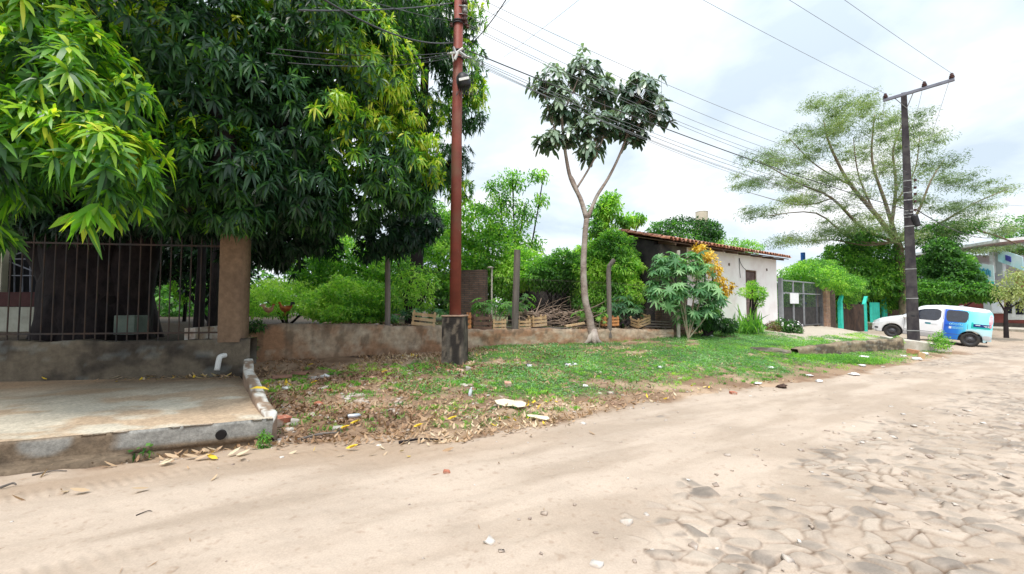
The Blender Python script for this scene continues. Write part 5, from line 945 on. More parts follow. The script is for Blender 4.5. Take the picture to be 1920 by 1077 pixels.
# loose stones and rubble
def rubble(name, n, box, f, s, m, seed, label, cat='rubble'):
    rg = np.random.default_rng(seed); x = rg.uniform(box[0], box[1], n); y = rg.uniform(box[2], box[3], n); ok = rg.random(n) < f(x, y); x = x[ok]; y = y[ok]; k = len(x); z = terr(x, y)[0]
    v0 = np.array([(-1, -1, -.5), (1, -1, -.5), (1, 1, -.5), (-1, 1, -.5), (-.8, -.8, .5), (.8, -.8, .5), (.8, .8, .5), (-.8, .8, .5)]); V = v0[None]+rg.normal(size=(k, 8, 3))*.28; sc = s*rg.lognormal(0, .5, (k, 1, 1)); V = V*sc*np.array([1, .8, .6])
    a = rg.uniform(0, 6.28, (k, 1)); X = V[..., 0]*np.cos(a)-V[..., 1]*np.sin(a); Y = V[..., 0]*np.sin(a)+V[..., 1]*np.cos(a); V = np.stack([X+x[:, None], Y+y[:, None], V[..., 2]+(z+s*.25)[:, None]], -1).reshape(-1, 3)
    f0 = np.array([(0, 3, 2, 1), (4, 5, 6, 7), (0, 1, 5, 4), (1, 2, 6, 5), (2, 3, 7, 6), (3, 0, 4, 7)]); Fa = (np.arange(k)[:, None, None]*8+f0).reshape(-1, 4)
    return tag(link_mesh(name, mesh_np(V, Fa), m), label, cat, kind='stuff')
M_rub = mat('rubble_mix', (.42, .26, .18), (.20, .14, .10), scale=9, rough=.95, c3=(.5, .45, .4)); M_peb = mat('pebbles_mix', (.44, .36, .29), (.26, .20, .17), scale=9, rough=.9, c3=(.58, .54, .5))
def fr(x, y): e = yE(x); w = yW(x); t = (y-e)/(w-e); return sst(-.02, .05, t)*sst(.75, .4, t)*np.interp(x, [-5, -3, 0, 3], [.6, 1, .6, .15])*((x > -2.75-(y-5.1)*.78))*sst(.35, .6, fbm(x*1.6, y*1.6, 94))
rubble('rubble', 9500, (-5, 6, 5, 11), fr, .022, M_rub, 1, 'broken brick and tile crumbs on the bare soil')
rubble('wall_rubble', 900, (-5.5, 6, 9.5, 15), lambda x, y: (y > yW(x)+.1)*(y < yW(x)+1.2)*1., .05, M_rub, 2, 'stones, scraps and broken bricks piled behind the low wall')
rubble('pebbles', 2600, (-4, 14, 2.2, 14), lambda x, y: (y < yE(x)+.2)*(.15+.85*sst(.9, .0, yE(x)-y)), .011, M_peb, 3, 'small pebbles scattered on the sandy road', 'pebbles')
rubble('pebbles', 500, (-.5, 9, 2.2, 7), lambda x, y: (y < 3.2+.62*x)*1., .016, M_peb, 4, 'loose stone chips among the paving stones', 'pebbles')
# ---------------------------------------------------------------- van
def text_obj(body, name, m, parent, M4, size, align='CENTER', label=None, ext=.001):
    cu = bpy.data.curves.new(name, 'FONT'); cu.body = body; cu.size = size; cu.align_x = align; cu.align_y = 'CENTER'; cu.extrude = ext; cu.resolution_u = 3
    tmp = bpy.data.objects.new('tmp', cu); COL.objects.link(tmp); dg = bpy.context.evaluated_depsgraph_get(); me = bpy.data.meshes.new_from_object(tmp.evaluated_get(dg)); bpy.data.objects.remove(tmp)
    me.transform(M4); me.materials.clear(); o = link_mesh(name, me, m, parent, local=True)
    if label: o['label'] = label
    return o
Fw = P(1670, 632, 20.2); Rw = P(1817, 650, 18.4); Fw.z = .16; Rw.z = -.12
fd = Fw-Rw; pit = math.atan2(fd.z, math.hypot(fd.x, fd.y)); hd = Vector((fd.x, fd.y, 0)).normalized(); lf = Vector((-hd.y, hd.x, 0))
vo = Rw-lf*.72; yaw = math.atan2(hd.y, hd.x)
Mv = Matrix.Translation(vo+Vector((0, 0, .0))) @ Matrix.Rotation(yaw, 4, 'Z') @ Matrix.Rotation(-pit, 4, 'Y')
van = bpy.data.objects.new('parked_van', None); COL.objects.link(van); van.matrix_world = Mv; WM[van.name] = Mv
tag(van, 'small white van with blue and cyan advertising wrap, its nose up on the sidewalk', 'van')
# local: +x forward, rear axle at 0; s = 3.25 - x is the distance from the nose
XS = [0, .05, .15, .3, .6, .9, 1.0, 1.15, 1.6, 1.8, 2.3, 3.0, 3.55, 3.72, 3.8, 3.86]
ZT = [.60, .68, .76, .84, .94, 1.02, 1.06, 1.17, 1.53, 1.60, 1.665, 1.67, 1.63, 1.60, 1.55, 1.40]
XW = [0, .1, .25, .6, 3.3, 3.7, 3.86]; WW = [.55, .68, .77, .82, .83, .79, .72]
def sect(s):
    zt = float(np.interp(s, XS, ZT)); w = float(np.interp(s, XW, WW)); zb = .24 if s > .1 and s < 3.7 else .3
    for c in (.75, 3.25):
        if abs(s-c) < .37: zb = max(zb, .29+math.sqrt(.37**2-(s-c)**2))
    sh = min(.98, zt-.13); wt = w-.17*max(0, (zt-.14-sh))/.55-.02
    pts = [(w*.96, zb), (w*.99, zb+(.55-zb)*.5 if zb < .55 else zb+.01), (w, max(.60, zb+.02)), (w*1.0, max(.80, zb+.03)) if sh > .82 else (w, sh-.01), (w*.985, sh), (wt+.01, max(sh+.01, zt-.14)), (wt-.04, zt-.06), (wt-.13, zt-.015), (wt*.5, zt+.015), (0, zt+.03)]
    return pts
def wsurf(s, z):
    p = sect(s); zz = [q[1] for q in p[:7]]; return float(np.interp(z, zz, [q[0] for q in p[:7]]))
stn = sorted(set([round(v, 4) for v in list(np.linspace(0, 3.86, 90))+[.375, .385, 1.115, 1.125, 2.875, 2.885, 3.615, 3.625]]))
V = []; C = []
SUBN = 3
def wrapcol(s, z, left):
    wht = np.array([.72, .73, .76]); blue = np.array([.012, .075, .50]); blue2 = np.array([.01, .20, .62]); cy = np.array([.12, .66, .82]); pc = np.array([.25, .72, .84])
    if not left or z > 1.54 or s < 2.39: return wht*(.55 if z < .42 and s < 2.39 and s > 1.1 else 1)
    if s < 3.12:
        t = (s-2.39)/.73; c = blue+(blue2-blue)*min(1, t*1.2); 
        t2 = max(0, (s-2.85)/.27); c = c+(cy-c)*t2*.8
        return c
    t = min(1, (s-3.12)/.35); c = cy+(pc-cy)*t
    if z < .75: c = c+(np.array([.55, .72, .78])-c)*.8
    return c
prof_n = 0
for s in stn:
    p = sect(s); full = []
    for i in range(len(p)-1):
        for j in range(SUBN): t = j/SUBN; full.append((p[i][0]*(1-t)+p[i+1][0]*t, p[i][1]*(1-t)+p[i+1][1]*t))
    full.append(p[-1]); ring = [(y, z) for y, z in full]+[(-y, z) for y, z in full[::-1][1:]]; prof_n = len(ring)
    for y, z in ring: V.append((3.25-s, y, z)); C.append(wrapcol(s, z, y > 0))
Fq = grid_faces(len(stn), prof_n)
M_van = attrmat('van_paint', rough=.28, nscale=3, amt=.06, bump=0, spec=.5)
o = link_mesh('body', mesh_np(np.array(V), Fq, {'Col': np.array(C)}), M_van, van, local=True, smooth=True)
n = prof_n
M_vw = mat('van_white', (.72, .73, .76), (.68, .69, .72), rough=.3, spec=.5); 
for e_, nm in ((0, 'nose_panel'), (len(stn)-1, 'tail_panel')): MB().add([V[e_*n+k] for k in range(n)], [tuple(range(n)) if e_ else tuple(range(n))[::-1]]).build(nm, M_vw, van, local=True)
mb = MB(); mb.box(-.5, 3.1, -.7, .7, .22, .5); mb.build('underbody', M_black, van, local=True)
M_glass = mat('van_glass', (.012, .015, .025), (.02, .025, .04), rough=.06, spec=.8)
def patch(s0, s1, zlo, zhi, name, m, out=.006, rc=.12, side=1, nx=18, nz=6, parent=None, cf=None):
    V = []; nn = []
    for i in range(nx+1):
        s = s0+(s1-s0)*i/nx; a = min(s-s0, s1-s); k = min(1, a/rc) if rc else 1; q = 1-math.sqrt(max(0, 1-(1-k)**2)); lo = zlo(s) if callable(zlo) else zlo; hi = zhi(s) if callable(zhi) else zhi
        d = (hi-lo)*.36*q; lo += d; hi -= d*.5
        for j in range(nz+1): z = lo+(hi-lo)*j/nz; V.append((3.25-s, side*(wsurf(s, z)+out), z))
    f = grid_faces(nx+1, nz+1); return link_mesh(name, mesh_np(np.array(V), f), m, parent or van, local=True)
for sd in (1, -1):
    patch(1.26, 2.31, .98, lambda s: min(1.50, float(np.interp(s, XS, ZT))-.13), 'window', M_glass, side=sd, rc=.22)
    patch(2.47, 3.13, 1.0, 1.50, 'window', M_glass, side=sd, rc=.10)
    patch(1.06, 1.24, 1.0, lambda s: min(1.50, float(np.interp(s, XS, ZT))-.10), 'quarter_window', M_glass, side=sd, rc=.05)
M_seam = mat('panel_seam', (.10, .10, .12), rough=.7)
for s in (1.14, 2.385, 3.14): patch(s-.006, s+.006, .36, 1.52, 'door_seam', M_seam, out=.003, rc=0, nx=1)
patch(1.15, 3.6, .46, .475, 'sill_seam', M_seam, out=.003, rc=0, nx=20, nz=1); patch(2.0, 2.22, .83, .86, 'door_handle', M_vw, out=.02, rc=.03); patch(2.46, 2.62, .83, .86, 'door_handle', mat('blue_handle', (.012, .075, .5)), out=.02, rc=.03)
# wrap lettering and marks (mostly unreadable in the photograph)
M_navy = mat('wrap_navy', (.01, .03, .17), rough=.4); M_teal = mat('wrap_teal', (.01, .42, .38), rough=.4); M_wl = mat('wrap_white', (.8, .85, .9), rough=.4); M_cyl = mat('wrap_light_cyan', (.35, .8, .9), rough=.4)
patch(3.30, 3.80, .86, .99, 'wrap_bar', M_navy, out=.004, rc=0); patch(3.24, 3.80, .80, .86, 'wrap_stripe', M_teal, out=.004, rc=0); patch(3.24, 3.30, .86, 1.05, 'wrap_stripe', M_teal, out=.004, rc=0, nx=2)
def onside(s, z, out=.008): return Matrix.Translation((3.25-s, wsurf(s, z)+out, z)) @ Matrix(((-1, 0, 0, 0), (0, 0, 1, 0), (0, 1, 0, 0), (0, 0, 0, 1)))
text_obj('bes', 'wrap_lettering', M_wl, van, onside(3.66, .925), .15, label='white letters on the navy bar of the rear panel')
patch(3.36, 3.50, .93, .955, 'wrap_mark', M_wl, out=.008, rc=0)
for k, s in enumerate((2.62, 2.70, 2.79, 2.88, 2.96)):
    mb = MB(); r = .036; c0 = onside(s, .90+(.02 if k % 2 else 0), .006); mb.M = c0
    ringp = [(r*math.cos(t*.785), r*.95*math.sin(t*.785), 0) for t in range(9)]; mb.tube(ringp, .008, 5, cap=False); mb.build('wrap_mark', M_cyl, van, local=True)
patch(2.58, 2.66, .70, .80, 'wrap_mark', M_wl, out=.005, rc=0, nx=3)
for z in (.78, .745, .71): patch(2.68, 3.02, z, z+.012, 'wrap_mark', M_cyl, out=.005, rc=0, nx=8, nz=1)
patch(1.82, 2.02, .80, .87, 'door_badge', M_navy, out=.005, rc=.03, nx=8); patch(1.84, 2.0, .815, .845, 'door_badge_stripe', M_teal, out=.008, rc=0, nx=6)
patch(.03, .30, lambda s: .62+.25*s, lambda s: .70+.36*s, 'headlight', mat('headlight_glass', (.6, .65, .68), rough=.1, spec=.8), rc=.08); patch(.10, .24, .36, .44, 'fog_light', M_black, rc=.05)
patch(3.74, 3.85, .86, 1.42, 'tail_light', mat('tail_light_glass', (.55, .10, .14), (.7, .55, .6), rough=.15, spec=.7, scale=2), rc=.02, nx=4)
patch(3.60, 3.85, .34, .52, 'rear_bumper', mat('bumper_grey', (.60, .60, .62), rough=.5), out=.012, rc=.04, nx=6)
mb = MB()
for j in range(9):
    s = 1.02+j*.065; zt = float(np.interp(s, XS, ZT))+.035; w = .60-(.05*j/8)
    for k in range(7): y = -w+2*w*k/6; mb.v.append((3.25-s, y, zt-.02*abs(y/w)**2))
mb.f = [tuple(f) for f in grid_faces(9, 7)]; mb.build('windscreen', M_glass, van, local=True)
mb = MB(); mb.lathe([(.02, -.09), (.07, -.06), (.08, .0), (.07, .06), (.02, .09)], (3.25-1.16, .93, 1.02), 12, axis=1); mb.bar((3.25-1.16, .82, .99), (3.25-1.16, .93, .99), .05, .04); mb.build('mirror', M_vw, van, local=True, smooth=True)
mb = MB(); mb.tube([(.45, .55, 1.67), (.3, .55, 1.74)], .012, 5); mb.box(.33, .41, .3, .42, 1.685, 1.72); mb.build('antenna', M_vw, van, local=True)
M_tyre = mat('tyre_rubber', (.028, .028, .03), (.05, .045, .04), rough=.9); M_rim = mat('steel_rim', (.09, .09, .10), (.05, .05, .055), rough=.5, metal=.4)
for xw in (2.5, 0):
    for sd in (1, -1):
        yc = sd*.72; mb = MB(); mb.lathe([(.19, -.09), (.27, -.095), (.30, -.07), (.305, 0), (.30, .07), (.27, .095), (.19, .09), (.185, 0)], (xw, yc, .30), 32, axis=1); w = mb.build('wheel', M_tyre, van, local=True, smooth=True)
        WM[w.name] = WM[van.name]
        mb = MB(); mb.lathe([(.01, .02), (.05, .05), (.06, .03), (.12, .035), (.15, .0), (.185, .04), (.195, .06), (.20, .05), (.18, -.04), (.01, -.04)] if sd > 0 else [(.01, -.02), (.12, -.035), (.195, -.06), (.18, .04), (.01, .04)], (xw, yc+sd*.03, .30), 24, axis=1); mb.build('rim', M_rim, w, local=True, smooth=True)
        for k in range(8) if sd > 0 else []:
            t = k*.785; mb = MB(); mb.lathe([(.001, 0), (.018, 0), (.018, .005), (.001, .005)], (xw+.135*math.cos(t), yc+.062, .30+.135*math.sin(t)), 8, axis=1); mb.build('rim_hole', M_black, w, local=True)
# ---------------------------------------------------------------- shop building at the right edge
FX = 35.5
def fp(px, py, dx=0):
    Y = 800*FX/(px-960); return (FX+dx, Y*1.0, HC+(575-py)*Y/800)
def panel(mb, px0, px1, py0, py1, d0=-.05, d1=.2, py0b=None, py1b=None):
    a = fp(px0, py1); b = fp(px1, py1b or py1); c = fp(px1, py0b or py0); d = fp(px0, py0)
    q = [a, b, c, d]; return mb.add([(p[0]+d0, p[1], p[2]) for p in q]+[(p[0]+d1, p[1], p[2]) for p in q], [(0, 1, 2, 3), (7, 6, 5, 4), (0, 4, 5, 1), (1, 5, 6, 2), (2, 6, 7, 3), (3, 7, 4, 0)])
shop = thing('shop_building', 'two storey shop with maroon ground floor, white roof edge and open upper terrace', 'building', (FX, 33, 0))
M_maroon = mat('maroon_paint', (.26, .075, .065), (.19, .05, .045), scale=1); M_grey = mat('grey_plaster_far', (.48, .53, .55), (.38, .42, .44), scale=1); M_wf = mat('white_trim', (.8, .82, .84)); M_brk2 = mat('red_brick_far', (.40, .16, .10), (.28, .11, .07), scale=3)
mb = MB(); mb.box(FX, FX+9, 22, 52, -.2, 2.9); mb.build('ground_floor', M_maroon, shop)
mb = MB(); mb.box(FX+.3, FX+9, 33.2, 52, 2.9, 5.6); mb.build('upper_floor', M_grey, shop)
mb = MB(); mb.box(FX-.06, FX, 22, 52, -.2, .42); mb.build('dark_base', mat('base_dark', (.09, .075, .065), (.06, .05, .045)), shop)
mb = MB(); mb.box(FX-.12, FX+.1, 31.5, 52, 2.85, 3.9); mb.build('brick_parapet', M_brk2, shop)
mb = MB(); mb.box(FX-.12, FX+2, 22, 29.95, 2.85, 4.1); mb.build('brick_upper', M_brk2, shop)
mb = MB(); mb.add([(FX-1.0, 30.0, 6.15), (FX-1.0, 50, 5.6), (FX+9, 50, 6.6), (FX+9, 30, 7.2), (FX-1.0, 30.0, 6.35), (FX-1.0, 50, 5.8), (FX+9, 50, 6.8), (FX+9, 30, 7.4)], [(0, 3, 2, 1), (4, 5, 6, 7), (0, 1, 5, 4), (1, 2, 6, 5), (2, 3, 7, 6), (3, 0, 4, 7)]); mb.build('roof', M_wf, shop)
mb = MB(); panel(mb, 1845, 1862, 560, 605, -.07, -.01); mb.build('wall_panel', M_grey, shop)
mb = MB(); panel(mb, 1860, 1882, 563, 588, -.08, -.01); wq = mb.build('window', M_wf, shop); mb = MB(); panel(mb, 1863, 1879, 566, 586, -.10, -.081); mb.build('blind', mat('pale_blind', (.7, .75, .82), (.6, .65, .72), scale=3), wq)
mb = MB(); panel(mb, 1864, 1871, 470, 512, -.2, .1); mb.build('column', M_wf, shop); mb = MB(); panel(mb, 1871, 1884, 474, 520, -.05, .2); mb.build('pier', M_grey, shop)
for a, b, c, d, m, nm in ((1890, 1898, 560, 588, M_glass, 'shop_window'), (1905, 1920, 566, 590, M_glass, 'shop_window')): mb = MB(); panel(mb, a, b, c, d, -.08, -.01); mb.build(nm, m, shop)
mb = MB(); panel(mb, 1888, 1925, 558, 600, -.07, -.01); mb.build('white_wall_panel', mat('off_white_far', (.6, .62, .62)), shop)
mb = MB(); c0 = fp(1837, 514); mb.lathe([(.42, 0), (.45, .1), (.45, 1.1), (.40, 1.2), (.1, 1.25)], (FX+.8, c0[1]+.3, 3.7), 16); tag(mb.build('water_tank', mat('tank_white', (.72, .74, .78), (.62, .64, .68), scale=2), origin=(FX+.8, c0[1], 3.7)), 'white cylindrical tank standing on the terrace behind the brick parapet', 'tank')
sg = thing('shop_sign', 'large pale sign with blue lettering and a teal foot, leaning out from the shop', 'sign', fp(1870, 533, -1))
mb = MB(); a = Vector(fp(1854, 527, -.9)); b = Vector(fp(1889, 533, -.9)); hgt = 1.35
def quad(mb, a, b, z0, z1, off): mb.add([(a.x+off, a.y, a.z+z0), (b.x+off, b.y, b.z+z0), (b.x+off, b.y, b.z+z1), (a.x+off, a.y, a.z+z1), (a.x+off+.05, a.y, a.z+z0), (b.x+off+.05, b.y, b.z+z0), (b.x+off+.05, b.y, b.z+z1), (a.x+off+.05, a.y, a.z+z1)], [(0, 1, 2, 3), (7, 6, 5, 4), (0, 4, 5, 1), (1, 5, 6, 2), (2, 6, 7, 3), (3, 7, 4, 0)]); return mb
quad(mb, a, b, 0, hgt, 0); mb.build('board', mat('sign_pale', (.52, .74, .76), (.62, .78, .80), scale=2), sg); quad(MB(), a, b, 0, .22, -.055).build('foot_stripe', M_teal, sg)
for k in range(7):
    p0 = a.lerp(b, .12+k*.11); p1 = a.lerp(b, .12+k*.11+.07); quad(MB(), p0, p1, .5+.1*(k % 2), .95+.1*((k*3) % 2), -.055).build('sign_mark', mat('sign_blue', (.08, .35, .5)) if k == 0 else bpy.data.materials['sign_blue'], sg)
bn = thing('banner', 'white and turquoise banner with a dark oval along the terrace edge', 'banner', fp(1905, 495, -1)); a = Vector(fp(1888, 490, -.5)); b = Vector(fp(1935, 508, -.5))
quad(MB(), a, b, 0, .95, 0).build('cloth', mat('banner_cloth', (.62, .78, .84), (.30, .62, .70), scale=.8), bn); p0 = a.lerp(b, .34); p1 = a.lerp(b, .55); quad(MB(), p0, p1, .3, .68, -.055).build('oval_mark', mat('banner_navy', (.06, .07, .35)), bn)
mb = MB(); mb.box(32.3, FX-.07, 22, 52, -.1, .14); tag(mb.build('shop_pavement', M_lconc, origin=(34, 33, 0)), kind='structure')
mb = MB(); q = P(1508, 560, 34); mb.tube([(q.x, q.y, 0), (q.x, q.y, P(1508, 474, 34).z)], .16, 12); tag(mb.build('blue_post', mat('blue_paint', (.03, .14, .48)), origin=(q.x, q.y, 0)), 'blue post rising behind the roof end and the round hedge', 'post')
# water tower
q = P(1319, 560, 42); wt = thing('water_tower', 'cream cylindrical water tower behind the dark tree beyond the roof', 'water tower', (q.x, q.y, 0)); zt = P(1319, 398, 42).z; zb = P(1319, 418, 42).z
mb = MB(); mb.lathe([(.55, zb-.8), (.58, zb-.5), (.58, zt-.05), (.60, zt), (.2, zt+.08)], (q.x, q.y, 0), 24); mb.build('tank', mat('cream_tank', (.66, .58, .47), (.55, .47, .38), scale=1), wt)
for sx, sy in ((-1, -1), (1, -1), (1, 1), (-1, 1)): mb = MB(); mb.bar((q.x+sx*.38, q.y+sy*.38, 0), (q.x+sx*.38, q.y+sy*.38, zb-.8), .14, .14); mb.build('leg', M_lconc, wt)
# ruin wall in the lot, and a little pole with a white cap
mb = MB(); a = P(862, 600, 15.4); b = P(912, 600, 15.1); mb.bar((a.x, a.y, 1.85), (b.x, b.y, 1.85), .25, 2.1); tag(mb.build('brick_wall', M_brickd, origin=(a.x, a.y, .8)), 'stump of grimy brick wall in the lot beside the red pole', 'wall')
mb = MB(); q = P(922, 600, 15.2); q.z = .9; mb.tube([q, (q.x, q.y, P(922, 503, 15.2).z)], .03, 7); mb.lathe([(.12, 0), (.13, .03), (.02, .06)], (q.x-.05, q.y, P(922, 503, 15.2).z), 10); tag(mb.build('thin_pipe', M_lconc, origin=q), 'thin pale pipe with a white cap among the castor leaves', 'pipe')
# dark shed wall behind the lot, from the gable leftwards
mb = MB(); a = Vector((4.3, 15.6, 0)); b = P(955, 600, 19.0); mb.bar((a.x-.2, a.y+.6, 1.85), (b.x, b.y, 1.85), .25, 3.0); tag(mb.build('shed_wall', M_soot, origin=(a.x, a.y, .7)), 'dark sooty wall at the back of the lot behind the thicket', 'wall')
# ---------------------------------------------------------------- crates on the low wall
M_cr = mat('crate_wood', (.60, .42, .24), (.42, .27, .14), scale=6, rough=.85, bump=.3, stretch=(1, 6, 1), c3=(.52, .38, .24)); M_crd = mat('crate_wood_dark', (.17, .10, .07), (.10, .06, .045), scale=6, rough=.9); M_cro = mat('crate_wood_orange', (.60, .27, .10), (.42, .18, .08), scale=6, rough=.85)
def crate(px, py, Y, label, m, w=.5, d=.32, h=.3, rz=0, rx=0, ry=0):
    c = P(px, py, Y); t = thing('wooden_crate', label, 'crate', c, group='wooden crates on the low wall', rot=(R(rx), R(ry), R(rz)))
    mb = MB()
    for sx in (-1, 1):
        for sy in (-1, 1): mb.box(sx*w/2-.025, sx*w/2+.025, sy*d/2-.02, sy*d/2+.02, 0, h)
    mb.build('corner_posts', m, t, local=True)
    ns = 3
    for sy in (-1,):
        mb = MB()
        for k in range(ns): z = .01+k*(h-.02)/ns; y = sy*(d/2+.026); mb.box(-w/2-.03, w/2+.03, y-.006, y+.006, z, z+(h/ns)*.58)
        mb.build('side_slats', m, t, local=True)
    for sx in (-1, 1):
        mb = MB()
        for k in range(ns): z = .01+k*(h-.02)/ns; x = sx*(w/2+.031); mb.box(x-.006, x+.006, -d/2-.02, d/2+.02, z, z+(h/ns)*.58)
        mb.build('end_slats', m, t, local=True)
    mb = MB()
    for k in range(5): y = -d/2+.02+k*(d-.04)/4.6; mb.box(-w/2-.02, w/2+.02, y, y+.045, -.012, -.002)
    mb.build('base_slats', m, t, local=True); return t
crate(793, 611, 11.7, 'pale slatted crate tilted on the wall left of the red pole', M_cr, .56, .3, 0.40, rz=12, ry=7)
crate(866, 617, 12.3, 'orange crate half hidden behind the stained pedestal', M_cro, .4, .3, 0.47, rz=20)
crate(903, 619, 12.45, 'dark brown weathered crate just right of the red pole', M_crd, .48, .3, 0.45, rz=18)
crate(934, 620, 12.6, 'small pale crate with open front between dark crate and grey post', M_cr, .34, .25, 0.34, rz=20)
crate(980, 618, 12.9, 'pale crate immediately right of the grey cut post', M_cr, .34, .26, 0.31, rz=18)
crate(1008, 612, 13.2, 'pale crate beside the brushwood heap, its lid side up', M_cr, .42, .3, 0.34, rz=24, ry=-4)
crate(1142, 611, 13.5, 'orange crate seen behind the bent post', M_cro, .46, .28, 0.31, rz=20)
crate(1200, 609, 13.9, 'pale crate tipped over at the right near the house corner', M_cr, .5, .32, 0.31, rz=30, ry=-14, rx=14)
def board(px0, py0, px1, py1, Y, w, label, m=M_cr, dz=0, name='plank', cat='plank', group=None, th=.03):
    a = P(px0, py0, Y); b = P(px1, py1, Y+dz); mb = MB(); mb.bar(a, b, w, th); return tag(mb.build(name, m, origin=a), label, cat, group)
board(940, 614, 1060, 616, 12.9, .22, 'long rough board lying on the low wall under the crates', M_wpost, .5, th=.05)
board(1060, 612, 1095, 606, 13.2, .2, 'short board on the wall against the slender tree', M_cr, .1, th=.05)
for k in range(3): board(1195+k*6, 602+k*5, 1262, 604+k*5, 13.95, .18, 'thin plank stacked at the right end of the low wall', M_wpost, .2, group='stacked planks', th=.04)
# brushwood heap
rr = random.Random(21); mb = MB()
for k in range(120):
    a = P(rr.uniform(985, 1090), rr.uniform(585, 614), rr.uniform(13.6, 14.6)); a.z = max(a.z, .9)
    th = rr.uniform(0, 6.28); L = rr.uniform(.4, 1.4); d = Vector((math.cos(th), math.sin(th)*.5, rr.uniform(-.15, .55)))
    pts = [a, a+d*L*.5+Vector((rr.uniform(-.1, .1), rr.uniform(-.1, .1), rr.uniform(-.1, .1))), a+d*L+Vector((rr.uniform(-.2, .2), 0, rr.uniform(-.2, .1)))]
    r = rr.choice([.008, .012, .016, .03]); mb.tube(smoothpath(pts, 3), [r*(1-.09*i) for i in range(7)], 5)
tag(mb.build('brushwood_heap', mat('dead_branch', (.34, .25, .19), (.20, .14, .11), scale=5), origin=P(1040, 612, 14)), 'tangled heap of bare cut branches behind the low wall left of the slender tree', 'branches')
rr = random.Random(22); mb = MB()
for k in range(14):
    a = P(rr.uniform(1155, 1180), rr.uniform(598, 612), 13.8); th = rr.uniform(-.4, .6); mb.tube(smoothpath([a, a+Vector((.15, .05, .1)), a+Vector((.4*math.cos(th), .05, .3*math.sin(th)))], 3), .015, 5)
tag(mb.build('brushwood_heap', M_bark, origin=P(1168, 612, 13.8)), 'small tangle of twigs between the two right crates', 'branches')
# ---------------------------------------------------------------- hens
def hen(px, py, Y, body, tailm, label, s=1, flip=1):
    b = P(px, py, Y); t = thing('chicken', label, 'chicken', b); mb = MB(); f = flip
    path = [(-.22*f, 0, .34), (-.17*f, 0, .30), (-.08*f, 0, .24), (.03*f, 0, .215), (.11*f, 0, .25), (.155*f, 0, .32), (.18*f, 0, .38), (.21*f, 0, .40), (.235*f, 0, .395)]
    rad = [.015, .05, .095, .105, .08, .045, .032, .03, .008]
    mb.tube([b+Vector(p)*s for p in smoothpath(path, 3)], list(np.interp(np.linspace(0, 8, 25), range(9), rad)*s), 12)
    for y in (-.035, .035): mb.tube([b+Vector((.0, y, .16))*s, b+Vector((.01*f, y, .08))*s, b+Vector((0, y, 0))*s], [.022*s, .009*s, .007*s], 6); mb.bar(b+Vector((-.02*f, y, .004))*s, b+Vector((.05*f, y, .004))*s, .03*s, .008)
    mb.build('body', body, t, smooth=True)
    mb = MB()
    for k in range(6): a = .5+.25*k; mb.tube(smoothpath([b+Vector((-.17*f, (k-2.5)*.012, .31))*s, b+Vector(((-.17-.10*math.cos(a))*f, (k-2.5)*.02, .31+.14*math.sin(a)))*s, b+Vector(((-.17-.20*math.cos(a*.7))*f, (k-2.5)*.03, .31+.12*math.sin(a)))*s], 2), [.022*s, .02*s, .015*s, .012*s, .004*s], 5)
    mb.build('tail', tailm, t)
    mb = MB(); mb.M = Matrix.Translation(b+Vector((.2*f, 0, .43))*s)
    for k in range(4): mb.lathe([(.012, -.02), (.012, .01), (.001, .025-.004*k)], ((k-1.5)*.016, 0, 0), 5)
    mb.build('comb', mat('comb_red', (.5, .03, .02)), t); mb = MB(); mb.tube([b+Vector((.235*f, 0, .395))*s, b+Vector((.27*f, 0, .38))*s], [.012*s, .002], 6); mb.build('beak', M_cr, t)
    for y in (-.09, .09): mb = MB(); mb.tube(smoothpath([b+Vector((.08*f, y, .25))*s, b+Vector((-.03*f, y*1.12, .22))*s, b+Vector((-.14*f, y*.8, .25))*s], 3), [.02*s, .04*s, .05*s, .05*s, .04*s, .025*s, .008*s], 8); mb.build('wing', body, t, smooth=True)
    return t
hen(535, 592, 12.0, mat('rooster_orange', (.50, .17, .04), (.30, .07, .02), scale=14), M_black, 'orange rooster with a dark tail, the right one of the two birds in the weeds', .85, -1)
hen(503, 592, 11.8, mat('hen_buff', (.60, .36, .20), (.45, .22, .12), scale=14), M_cr, 'pale buff hen pecking near the tan pillar', .7, 1)
# ---------------------------------------------------------------- things lying about
def gp(px, py, dz=0):
    Y = 4.0
    for _ in range(40):
        q = P(px, py, Y); g = gz(q.x, q.y)
        Y = Y+(q.z-g)*Y/(HC-g)*.8
    q = P(px, py, Y); q.z = gz(q.x, q.y)+dz; return q
def chunk(px, py, dim, m, label, name='brick', cat='brick', rz=20, tilt=8, jit=.12, dz=0, group=None):
    q = gp(px, py); r_ = random.Random(px*7+py); mb = MB(); mb.M = Matrix.Translation(q+Vector((0, 0, dim[2]*.4+dz))) @ Matrix.Rotation(R(rz), 4, 'Z') @ Matrix.Rotation(R(tilt), 4, 'X') @ Matrix.Rotation(R(tilt*.6), 4, 'Y')
    a, b, c = [v/2 for v in dim]; vs = [(x*(1+r_.uniform(-jit, jit)), y*(1+r_.uniform(-jit, jit)), z*(1+r_.uniform(-jit, jit))) for x, y, z in ((-a, -b, -c), (a, -b, -c), (a, b, -c), (-a, b, -c), (-a, -b, c), (a, -b, c), (a, b, c), (-a, b, c))]
    mb.add(vs, [(0, 3, 2, 1), (4, 5, 6, 7), (0, 1, 5, 4), (1, 2, 6, 5), (2, 3, 7, 6), (3, 0, 4, 7)]); return tag(mb.build(name, m, origin=q, bevel=.006), label, cat, group)
